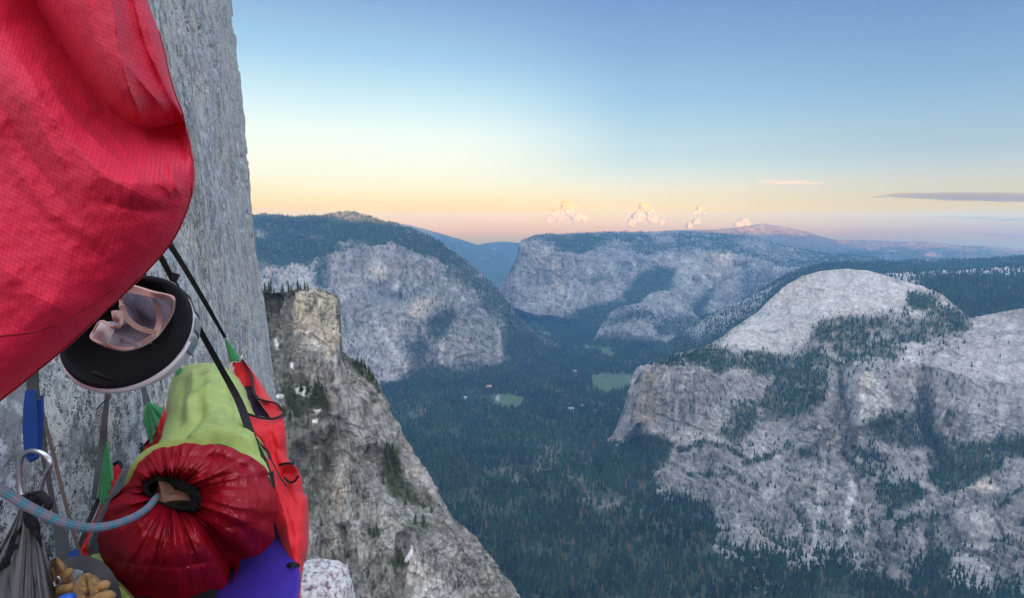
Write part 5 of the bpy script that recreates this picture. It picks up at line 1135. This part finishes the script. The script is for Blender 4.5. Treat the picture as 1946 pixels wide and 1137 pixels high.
# ------------------------------------------------------------------ helmet hanging upside down, cap inside
hel = empty('climbing_helmet', cp(245, 640, 1.25), 'white and black climbing helmet hanging upside down on the granite wall', 'helmet')
c0 = np.array(cp(243, 627, 1.27)); nrm = -np.array([0, CP, -SP]) * .91 + np.array([0, SP, CP]) * .42 + np.array([.05, 0, 0]); nrm /= np.linalg.norm(nrm)
e1 = np.array([.966, 0, .24]); e1 -= nrm * (e1 @ nrm); e1 /= np.linalg.norm(e1); e2 = np.cross(nrm, e1)
def bowl(a_, b_, dpt, t0, t1, n=60, m_=110, rip=0.0):
    t = np.linspace(t0, t1, n)[:, None]; f = np.linspace(0, 2 * np.pi, m_, endpoint=False)[None]
    r3 = np.cos(t * np.pi / 2) ** .62 * (1 + rip * np.sin(f * 6 + 1) * np.sin(t * np.pi)); z3 = -np.sin(t * np.pi / 2) * dpt * (1 + .10 * np.cos(f))
    return c0 + (a_ * r3 * np.cos(f))[..., None] * e1 + (b_ * r3 * np.sin(f))[..., None] * e2 + (z3 + 0 * f)[..., None] * nrm
NB = 110
sh = bowl(.149, .146, .110, 0, .985, rip=.012); o = mesh_np('shell', sh.reshape(-1, 3), grid_faces(60, NB, True)[:, ::-1], P_SHELL, hel)
lnr = bowl(.139, .136, .095, .02, .9999); mesh_np('foam_liner', lnr.reshape(-1, 3), grid_faces(60, NB, True), P_LINER, hel)
f = np.linspace(0, 2 * np.pi, 80, endpoint=False)
tube('rim', [tuple(c0 + .1435 * math.cos(q) * e1 + .1405 * math.sin(q) * e2 + .002 * nrm) for q in f], .0075, P_LINER, hel, world=True, closed=True, n=140, sides=10)
f = np.linspace(math.radians(158), math.radians(338), 70)
tube('edge_band', [tuple(c0 + .1505 * math.cos(q) * e1 + .1475 * math.sin(q) * e2 - .009 * nrm) for q in f], [.004, .0085, .009, .0085, .004], P_SHELL, hel, world=True, n=110, sides=12)
# broad black brow pad inside the front of the rim
ra = np.linspace(0, 1, 24)[:, None]; fa = np.linspace(math.radians(-118), math.radians(62), 90)[None]
rad_ = .985 - .50 * ra * np.sin((fa - fa.min()) / (fa.max() - fa.min()) * np.pi) ** .6
z_ = .006 - .055 * ra ** 1.3
pd = c0 + (.140 * rad_ * np.cos(fa))[..., None] * e1 + (.137 * rad_ * np.sin(fa))[..., None] * e2 + (z_ + 0 * fa)[..., None] * nrm
o = mesh_np('brow_pad', pd.reshape(-1, 3), grid_faces(24, 90), P_LINER, hel); o.modifiers.new('thickness', 'SOLIDIFY').thickness = .006
# grey vents on the right flank
for t0 in (-30, -10, 10, 30, 50):
    fa = np.linspace(math.radians(t0), math.radians(t0 + 15), 14)[None]; ta_ = np.linspace(.06, .52, 20)[:, None]
    r3 = np.cos(ta_ * np.pi / 2) ** .62 * 1.012; z3 = -np.sin(ta_ * np.pi / 2) * .106 * (1 + .1 * np.cos(fa))
    v = c0 + (.151 * r3 * np.cos(fa))[..., None] * e1 + (.148 * r3 * np.sin(fa))[..., None] * e2 + z3[..., None] * nrm
    o = mesh_np('vent', v.reshape(-1, 3), grid_faces(20, 14), P_GREY, hel); o.modifiers.new('thickness', 'SOLIDIFY').thickness = .0015
tube('chin_strap', [(205,722,1.26),(210,730,1.24),(214,722,1.22),(196,716,1.22),(178,708,1.23)], .005, F_TRIM, hel, n=40)
# cap
cap = empty('mesh_cap', cp(255, 610, 1.22), 'pale mesh cap with beige seams folded into the upturned helmet', 'cap')
loop = [(229,562),(240,549),(252,545),(290,556),(326,565),(329,575),(325,596),(310,622),(290,644),(262,659),(232,664),(202,656),(175,642),(181,628),(193,612),(217,622),(228,618),(231,590)]
lp = cat_rom([(*p, 1.205 + .03 * math.sin(i * 1.1)) for i, p in enumerate(loop + loop[:1])], 161)[:-1]
ctr2 = np.array([266., 608.]); tt2 = np.linspace(0, 1, 36)[:, None]
PXc = lp[None, :, 0] * (1 - tt2) + ctr2[0] * tt2; PYc = lp[None, :, 1] * (1 - tt2) + ctr2[1] * tt2
Dc2 = lp[None, :, 2] * (1 - tt2) + 1.22 * tt2 + .075 * np.sin(tt2 * np.pi / 2) ** 1.2
hc2 = np.zeros(PXc.shape)
for f_ in [([(232,580),(255,620),(300,640)], .024, 8, 14), ([(290,560),(300,600),(292,640)], .018, 7), ([(240,560),(262,590),(300,620)], -.02, 10), ([(230,640),(262,655),(300,625)], .02, 9), ([(215,630),(240,650)], .02, 8)]: hc2 += crease(PXc, PYc, *f_)
mesh_np('crown', cpa(PXc, PYc, Dc2 - hc2).reshape(-1, 3), grid_faces(36, 160, True), F_MESH, cap, uv=np.stack([PXc, PYc], -1).reshape(-1, 2))
tube('sweatband', [tuple(q) for q in lp[::2] - np.array([0, 0, .004])], .0042, F_BEIGE, cap, closed=True, n=160, sides=8)
for pts in ([(289,557,1.20),(300,585,1.22),(303,610,1.225),(294,640,1.20)], [(231,580,1.19),(240,603,1.20),(262,622,1.21),(298,634,1.20)], [(243,551,1.195),(270,556,1.195),(300,563,1.195),(327,567,1.2)], [(200,655,1.195),(230,661,1.19),(262,655,1.19),(292,640,1.19)]):
    strap('seam_tape', pts, .012, F_BEIGE, cap, thick=.002, n=50)
cloth('tag', [[(191,613,1.185),(204,618,1.18),(219,625,1.185)], [(183,627,1.18),(197,634,1.172),(212,640,1.18)], [(175,641,1.185),(190,648,1.18),(206,653,1.185)]], 20, 20, F_TAG, cap, thick=.002)
cloth('brim_tab', [[(212,592,1.19),(222,590,1.18),(230,592,1.18)], [(214,604,1.18),(222,604,1.17),(231,606,1.18)], [(219,613,1.185),(226,611,1.18),(232,610,1.185)]], 16, 16, F_BEIGE, cap, thick=.002)

# ------------------------------------------------------------------ rope
def ropecol(P, a, n):
    u = np.linspace(0, 1, n)[:, None] * 34; f = a[None]
    band = sstep(-.25, .25, np.sin(u * 2 * np.pi / 2.2))[..., None]
    c = (1 - band) * np.array([.055, .24, .32]) + band * np.array([.20, .21, .29])
    fl = (np.sin(u * 2 * np.pi * 1.1 + f * 2) > .72)[..., None] & (np.sin(f * 4) > -.2)[..., None]
    c = np.where(fl, np.array([.34, .13, .16]), c)
    wv = (.75 + .35 * (np.sin(u * 2 * np.pi * 3.1 + f * 5) * np.sin(u * 2 * np.pi * 3.1 - f * 5)))[..., None]
    return c * wv
m, nt2, n2, l2, b = newmat('rope_sheath'); a = nd(n2, 'ShaderNodeAttribute', attribute_name='albedo'); l2.new(a.outputs['Color'], b.inputs['Base Color']); b.inputs['Roughness'].default_value = .75
uvg = nd(n2, 'ShaderNodeNewGeometry'); nn = nd(n2, 'ShaderNodeTexNoise', Scale=700.0, Detail=2.0); l2.new(uvg.outputs['Position'], nn.inputs['Vector']); bp2 = nd(n2, 'ShaderNodeBump', Strength=.5, Distance=.001); l2.new(nn.outputs[0], bp2.inputs['Height']); l2.new(bp2.outputs[0], b.inputs['Normal'])
rope = tube('climbing_rope', [(-60,895,1.06),(0,930,1.08),(60,966,1.10),(120,993,1.13),(165,1003,1.17),(210,999,1.22),(250,985,1.30),(278,968,1.40),(294,950,1.50),(299,944,1.54)], .0098, m, sides=20, n=620, col=ropecol, org=True)
prop(rope, 'teal and grey banded climbing rope running across into the sleeping bag opening', 'rope')

# ------------------------------------------------------------------ slings, carabiner and kit on the left
sl = empty('sling', cp(64, 800, 1.42), 'blue sewn sling hanging below the red fly at the left', 'sling')
strap('webbing', [(62,660,1.46),(62,720,1.45),(64,762,1.43)], [.026,.026,.028], F_GREYWEB, sl, thick=.003)
strap('padded_loop', [(58,742,1.43),(57,790,1.41),(58,840,1.395),(60,868,1.39),(64,874,1.385)], [.022,.028,.030,.026,.016], F_BLUE, sl, thick=.008)
strap('padded_loop', [(76,752,1.445),(75,800,1.43),(72,845,1.415),(68,872,1.40)], [.016,.018,.018,.014], F_BLUE, sl, thick=.008)
car = empty('carabiner', cp(62, 905, 1.39), 'silver carabiner hanging from the blue sling', 'carabiner')
tube('body', [(73,948,1.385),(60,958,1.38),(44,950,1.38),(37,925,1.38),(37,890,1.38),(43,866,1.38),(58,857,1.38),(80,862,1.38),(93,874,1.38),(94,888,1.38),(88,899,1.38)], .0062, F_METAL, car, n=120)
tube('gate', [(87,898,1.38),(80,922,1.382),(73,947,1.385)], .0042, F_METAL, car, n=20)
tb = empty('gear_sling', cp(120, 1000, 1.5), 'thin brown grey strap slanting down behind the rope', 'strap')
strap('webbing', [(70,740,1.52),(85,800,1.52),(108,890,1.52),(132,985,1.52),(152,1055,1.52)], .009, fabric('brown_webbing', (.13, .105, .085), .7), tb, thick=.005)
sg = empty('webbing_strap', cp(115, 1040, 1.5), 'grey woven strap ending in a loop above the tan glove', 'strap')
strap('webbing', [(76,770,1.60),(82,850,1.58),(92,910,1.56),(106,980,1.54),(118,1030,1.50),(124,1075,1.46)], [.012,.02,.014,.012,.03,.034], F_GREYWEB, sg, thick=.003)
strap('loop', [(112,1078,1.44),(135,1070,1.40),(160,1070,1.37),(185,1082,1.35),(205,1105,1.34),(218,1135,1.34),(224,1170,1.34)], .034, F_GREYWEB, sg, thick=.003, face=(-.2, -.55, .8), n=70)
strap('blue_tab', [(136,1048,1.45),(144,1058,1.44),(151,1072,1.43)], .020, F_BLUE, sg, thick=.004, n=14)

sack = empty('stuff_sack', cp(50, 1080, 1.30), 'charcoal nylon sack knotted at the neck in the lower left corner', 'bag')
nf = 150; fl = np.linspace(0, 1, nf)
top_ = cat_rom([(38,968,1.38),(52,962,1.34),(66,968,1.36)], nf); bot_ = cat_rom([(-60,1120,1.42),(-10,1180,1.34),(40,1195,1.22),(80,1185,1.24),(108,1130,1.36)], nf)
tv2 = np.linspace(0, 1, 90)[:, None]; PXs = top_[None, :, 0] * (1 - tv2 ** 1.25) + bot_[None, :, 0] * tv2 ** 1.25; PYs = top_[None, :, 1] * (1 - tv2) + bot_[None, :, 1] * tv2
Ds2 = top_[None, :, 2] * (1 - tv2) + bot_[None, :, 2] * tv2 - .045 * np.sin(fl * np.pi)[None] * np.sin(tv2 * np.pi * .8)
pl2 = .014 * np.sin(fl * 46 + 2 * np.sin(fl * 9))[None] * (1 - .55 * tv2) + .014 * fbm(np.stack([PXs / 16, PYs / 60, 0 * PXs], -1), 4, seed=601)
o = mesh_np('sack_body', cpa(PXs, PYs, Ds2 - pl2).reshape(-1, 3), grid_faces(90, nf), F_BAG, sack); o.modifiers.new('thickness', 'SOLIDIFY').thickness = .003
cloth('top_flap', [[(48,968,1.32),(58,960,1.31),(66,968,1.31)], [(46,990,1.30),(62,988,1.28),(75,1000,1.29)], [(52,1012,1.29),(66,1020,1.27),(80,1040,1.28)]], 24, 30, F_WEB, sack, thick=.003, noise=[(.008, 8, 10, 603)])
cloth('top_flap', [[(40,1000,1.32),(32,1010,1.32),(22,1020,1.33)], [(42,1030,1.31),(28,1040,1.31),(12,1055,1.33)], [(36,1060,1.31),(18,1075,1.31),(-10,1090,1.33)]], 24, 30, F_WEB, sack, thick=.003, noise=[(.008, 8, 10, 604)])
rk = np.random.default_rng(3)
for k in range(5):
    c2 = np.array([64 + rk.uniform(-14, 16), 955 + rk.uniform(-12, 14), 1.30 + rk.uniform(-.02, .03)]); a2 = rk.uniform(0, 6.28)
    tube('knot', [(c2[0] + 13 * math.cos(a2 + q) , c2[1] + 9 * math.sin(a2 * 2 + q), c2[2] + .012 * math.sin(2 * q)) for q in np.linspace(0, 5.2, 9)], .0065, F_TRIM, sack, n=40, sides=10)
tube('knot', [(66,950,1.30),(78,944,1.29),(92,958,1.29),(86,972,1.29)], .009, F_TRIM, sack, n=40)

def glove(base, cuff, fingers, label, seed, fl):
    g3 = empty('glove', cp(*base), label, 'glove', 'tan leather gloves')
    cloth('cuff', cuff, 50, 50, F_TAN, g3, folds=fl, noise=[(.010, 9, 12, seed), (.004, 4, 5, seed + 1)], thick=.004)
    for pts, rd in fingers:
        f_ = tube('finger', pts, [rd * 1.1, rd * .95, rd * .9, rd * .55], F_TAN, g3, n=40, sides=14)
    return g3
glove((112,1112,1.36), [[(97,1066,1.37),(106,1060,1.33),(117,1068,1.36)], [(90,1086,1.36),(108,1078,1.315),(130,1086,1.36)], [(88,1108,1.36),(110,1100,1.30),(139,1104,1.35)], [(92,1145,1.35),(114,1142,1.30),(141,1145,1.34)]], [([(120,1100,1.31),(129,1090,1.305),(135,1082,1.315)], .011), ([(116,1122,1.29),(130,1118,1.28),(141,1114,1.285)], .011)], 'tan leather glove standing against the wall below the grey strap', 611, [([(104,1062),(108,1100),(106,1140)], -.03, 5), ([(117,1066),(124,1110)], .018, 5), ([(92,1098),(134,1112)], -.016, 4)])
glove((175,1140,1.24), [[(150,1100,1.26),(164,1090,1.21),(182,1097,1.25)], [(142,1116,1.25),(166,1106,1.19),(194,1110,1.24)], [(140,1134,1.24),(168,1126,1.18),(205,1128,1.23)], [(146,1165,1.23),(172,1160,1.18),(210,1165,1.22)]], [([(184,1118,1.20),(197,1112,1.195),(208,1114,1.20)], .011), ([(188,1138,1.18),(204,1132,1.17),(217,1134,1.18)], .0115)], 'tan leather glove lying nearest the red bag at the bottom', 617, [([(164,1092),(170,1125),(168,1160)], -.032, 6), ([(180,1098),(188,1140)], .018, 5), ([(144,1126),(200,1134)], -.018, 5)])
c1 = np.array(cp(127, 1150, 1.22)); t = np.linspace(0, np.pi, 30)[:, None]; f = np.linspace(0, 2 * np.pi, 48, endpoint=False)[None]
up = np.array([0, SP, CP]); 
bt = empty('bottle', c1, 'bright blue rounded bottle top peeping in at the bottom edge', 'bottle')
pr = [(-.10,.001),(-.098,.024),(-.06,.027),(-.02,.027),(.004,.026),(.016,.021),(.022,.012),(.024,.001)]
zz2 = cat_rom([(a2, b2_) for a2, b2_ in pr], 50); v = c1 + (zz2[:, 1][:, None] * np.cos(f))[..., None] * np.array([1, 0, 0]) + (zz2[:, 1][:, None] * np.sin(f))[..., None] * np.cross(up, [1, 0, 0]) + zz2[:, 0][:, None, None] * up
mesh_np('cap', v.reshape(-1, 3), grid_faces(50, 48, True), P_BLUE, bt)
tube('neck_ring', [tuple(c1 + .0275 * np.array([math.cos(q), 0, 0]) + .0275 * math.sin(q) * np.cross(up, [1, 0, 0]) - .03 * up) for q in np.linspace(0, 6.28, 24)[:-1]], .003, F_TRIM, bt, world=True, closed=True, n=48)
rg = tube('steel_ring', [(102,1106,1.30),(108,1098,1.30),(116,1102,1.30),(114,1112,1.30),(105,1114,1.30)], .0035, F_METAL, closed=True, n=40, org=True)
prop(rg, 'small steel ring beside the tan gloves', 'ring')

# ------------------------------------------------------------------ pale block of granite beside the ledge
bc = np.array(cp(600, 1150, 3.6)); t = np.linspace(0, np.pi, 90)[:, None]; f = np.linspace(0, 2 * np.pi, 160, endpoint=False)[None]
dv = np.stack([np.sin(t) * np.cos(f), np.sin(t) * np.sin(f), np.cos(t) + 0 * f], -1)
dv = np.sign(dv) * np.abs(dv) ** .8
bv = bc + dv * np.array([.235, .26, .26]) * (1 + .13 * fbm(dv * 1.6, 4, seed=621) + .03 * fbm(dv * 9, 3, seed=622))[..., None]
m, nt2, n2, l2, b = newmat('pale_lichened_granite'); g2 = nd(n2, 'ShaderNodeNewGeometry')
n1 = nd(n2, 'ShaderNodeTexNoise', Scale=26.0, Detail=6.0, Roughness=.7); l2.new(g2.outputs['Position'], n1.inputs['Vector'])
r1 = nd(n2, 'ShaderNodeValToRGB'); l2.new(n1.outputs[0], r1.inputs[0]); e = r1.color_ramp.elements; e[0].position = .38; e[0].color = (.17, .10, .14, 1); e[1].position = .50; e[1].color = (.55, .53, .54, 1)
q_ = e.new(.62); q_.color = (.68, .68, .66, 1); l2.new(r1.outputs[0], b.inputs['Base Color']); b.inputs['Roughness'].default_value = .9
bp2 = nd(n2, 'ShaderNodeBump', Strength=.6, Distance=.02); l2.new(n1.outputs[0], bp2.inputs['Height']); l2.new(bp2.outputs[0], b.inputs['Normal'])
o = mesh_np('boulder', bv.reshape(-1, 3), grid_faces(90, 160, True), m, org=True)
prop(o, 'pale lichen spotted granite block jutting out beside the violet ledge corner', 'boulder')

# ------------------------------------------------------------------ trees one can tell apart: on the near flank
def branchy(seed, h=1.0):
    """conifer: tapered trunk and a crown of many drooping sprays"""
    r = np.random.default_rng(seed); V = []; F = []
    for k in range(9):
        for j in range(6):
            z = k / 8; q = .014 * (1 - z) + .002; a_ = j * math.pi / 3; V.append((math.cos(a_) * q, math.sin(a_) * q, z * .97))
    F = [list(x) for x in grid_faces(9, 6, True)]
    CV, CF = [], []
    for k in range(230):
        z = .10 + .88 * (k / 230) ** .9; L_2 = .23 * (1 - z) ** .75 * r.uniform(.45, 1.15) + .012; a_ = r.uniform(0, 6.28); dr = r.uniform(.05, .4) * L_2
        ca, sa = math.cos(a_), math.sin(a_); wv = L_2 * r.uniform(.22, .42)
        p0 = np.array([0, 0, z + .01]); p1 = np.array([ca * L_2 * .55 - sa * wv, sa * L_2 * .55 + ca * wv, z - dr * .5]); p2 = np.array([ca * L_2, sa * L_2, z - dr]); p3 = np.array([ca * L_2 * .55 + sa * wv, sa * L_2 * .55 - ca * wv, z - dr * .5 - .01])
        n0 = len(CV); CV += [p0, p1, p2, p3, p0 - np.array([0, 0, .02])]; CF += [(n0, n0 + 1, n0 + 2, n0 + 3), (n0 + 4, n0 + 3, n0 + 2, n0 + 1)]
    return V, F, CV, CF
m, nt2, n2, l2, b = newmat('needles'); oi = nd(n2, 'ShaderNodeObjectInfo'); g2 = nd(n2, 'ShaderNodeNewGeometry'); nn = nd(n2, 'ShaderNodeTexNoise', Scale=.9, Detail=3.0); l2.new(g2.outputs['Position'], nn.inputs['Vector'])
mx = nd(n2, 'ShaderNodeMix', data_type='RGBA'); mx.inputs[6].default_value = (.028, .05, .026, 1); mx.inputs[7].default_value = (.075, .095, .045, 1); l2.new(nn.outputs[0], mx.inputs[0]); l2.new(mx.outputs[2], b.inputs['Base Color']); b.inputs['Roughness'].default_value = .9
M_NEEDLE = m; M_BARK = plastic('bark', (.09, .06, .045), .9)
TREES = []
for sd3 in (1, 2, 3):
    V, F, CV, CF = branchy(sd3)
    root = bpy.data.objects.new('pine_tree', None); COL.objects.link(root)
    ob = bmesh_mesh('trunk', V, F, M_BARK, None); ob.parent = root
    oc2 = bmesh_mesh('crown', CV, CF, M_NEEDLE, None, smooth=False); oc2.parent = root
    TREES.append(root)
KD = NC['P'].reshape(-1, 3); KPX = NC['PX'].ravel(); KPY = NC['PY'].ravel()
def ground_at(px, py):
    i = np.argmin((KPX - px) ** 2 + (KPY - py) ** 2); return KD[i]
used = [0, 0, 0]
def plant(px, py, hpx, label, group, rt):
    p = ground_at(px, py); hgt = hpx / FPX * p[1] * 1.06
    k = rt.integers(0, 3); src = TREES[k]
    if used[k] == 0: r0 = src
    else:
        r0 = src.copy(); COL.objects.link(r0)
        for ch in list(src.children):
            c4 = ch.copy(); COL.objects.link(c4); c4.parent = r0
    used[k] += 1
    r0.location = p + np.array([0, 0, -.04 * hgt]); r0.rotation_euler = (rt.normal(0, .04), rt.normal(0, .04), rt.uniform(0, 6.28)); fat = rt.uniform(.8, 1.25)
    r0.scale = (hgt * fat, hgt * fat, hgt); prop(r0, label, 'tree', group)
rt = np.random.default_rng(21)
for px, py, hp in [(497,556,16),(505,560,22),(511,558,26),(514,557,30),(522,560,16),(530,560,12),(536,558,20),(549,556,22),(553,555,18),(566,552,22),(572,553,16),(579,551,20),(584,552,14)]:
    plant(px, py, hp, 'small dark conifer in the row on top of the yellowish column', 'conifers on top of the near column', rt)
for px, py, hp in [(583,748,42),(588,752,34),(603,755,40),(609,757,46),(616,760,36),(600,765,30),(612,772,34),(572,745,22),(545,770,34),(552,776,30),(538,790,28),(560,790,28),(622,780,30),(595,772,26),(548,800,24)]:
    plant(px, py, hp, 'dark conifer in the clump beside the snow patches on the near flank', 'conifers by the snow patches', rt)
plant(789, 995, 26, 'left one of two lone conifers on the pale ledge', 'pair of conifers on the pale ledge', rt)
plant(806, 1000, 28, 'right one of two lone conifers on the pale ledge', 'pair of conifers on the pale ledge', rt)
for px, py, hp in [(672,690,14),(680,694,18),(688,697,22),(695,702,18),(702,712,20),(708,722,18),(714,735,16),(718,748,14),(700,725,16),(690,712,16)]:
    plant(px, py, hp, 'conifer on the sloping shoulder right of the yellowish column', 'conifers on the near shoulder', rt)
for px, py, hp in [(735,870,24),(745,865,26),(752,880,22),(740,895,26),(730,905,20),(757,905,26),(765,925,22),(748,920,24),(775,940,22),(790,955,20),(805,965,18),(820,972,16),(750,942,20),(770,960,18),(728,920,18)]:
    plant(px, py, hp, 'conifer or bush in the dark gully above the pale ledge', 'conifers in the gully', rt)
for px, py, hp in [(701,1015,22),(716,1018,30),(708,1022,22),(761,1068,34),(752,1078,24),(770,1080,18),(667,920,16),(680,935,14),(692,948,18),(660,1060,18),(700,1095,22),(712,1120,24),(640,1100,20),(628,960,16),(612,1000,20),(735,1088,18)]:
    plant(px, py, hp, 'small conifer on a narrow ledge of the grey near flank', 'scattered conifers on the near flank', rt)

# a few buildings among the valley trees
def cabin(px, py, w_, label, wallc, roofc):
    p = atz(px, py, FLOOR + 14); r0 = empty('building', p, label, 'building', 'buildings among the valley trees')
    bm = bmesh.new(); x, y, z = w_, w_ * .55, w_ * .4
    vs = [bm.verts.new(q) for q in ((-x,-y,-20),(x,-y,-20),(x,y,-20),(-x,y,-20),(-x,-y,z),(x,-y,z),(x,y,z),(-x,y,z))]
    for f4 in ((0,1,5,4),(1,2,6,5),(2,3,7,6),(3,0,4,7)): bm.faces.new([vs[i] for i in f4])
    me = bpy.data.meshes.new('wall'); bm.to_mesh(me); bm.free(); o1 = bpy.data.objects.new('wall', me); COL.objects.link(o1); o1.parent = r0; me.materials.append(wallc)
    bm = bmesh.new(); vs = [bm.verts.new(q) for q in ((-x*1.1,-y*1.15,z),(x*1.1,-y*1.15,z),(x*1.1,y*1.15,z),(-x*1.1,y*1.15,z),(-x*1.1,0,z*2.1),(x*1.1,0,z*2.1))]
    for f4 in ((0,1,5,4),(2,3,4,5),(1,2,5),(3,0,4)): bm.faces.new([vs[i] for i in f4])
    me = bpy.data.meshes.new('roof'); bm.to_mesh(me); bm.free(); o2 = bpy.data.objects.new('roof', me); COL.objects.link(o2); o2.parent = r0; me.materials.append(roofc)
PW = plastic('pale_wall', (.25, .23, .22), .8); RW = plastic('pale_roof', (.30, .30, .31), .6); RB = plastic('rust_roof', (.40, .24, .20), .8)
cabin(1092, 706, 16, 'white roofed building among trees left of the large meadow', PW, RW)
cabin(929, 736, 20, 'pinkish building among trees above the nearest meadow', PW, RB)
cabin(884, 757, 16, 'grey roofed building in the forest left of the nearest meadow', PW, plastic('grey_roof', (.4, .4, .42), .8))
cabin(1085, 778, 17, 'largest pale building in the forest right of the nearest meadow', PW, RW)
cabin(1107, 772, 12, 'small pale building beside the largest one in the forest', PW, RW)
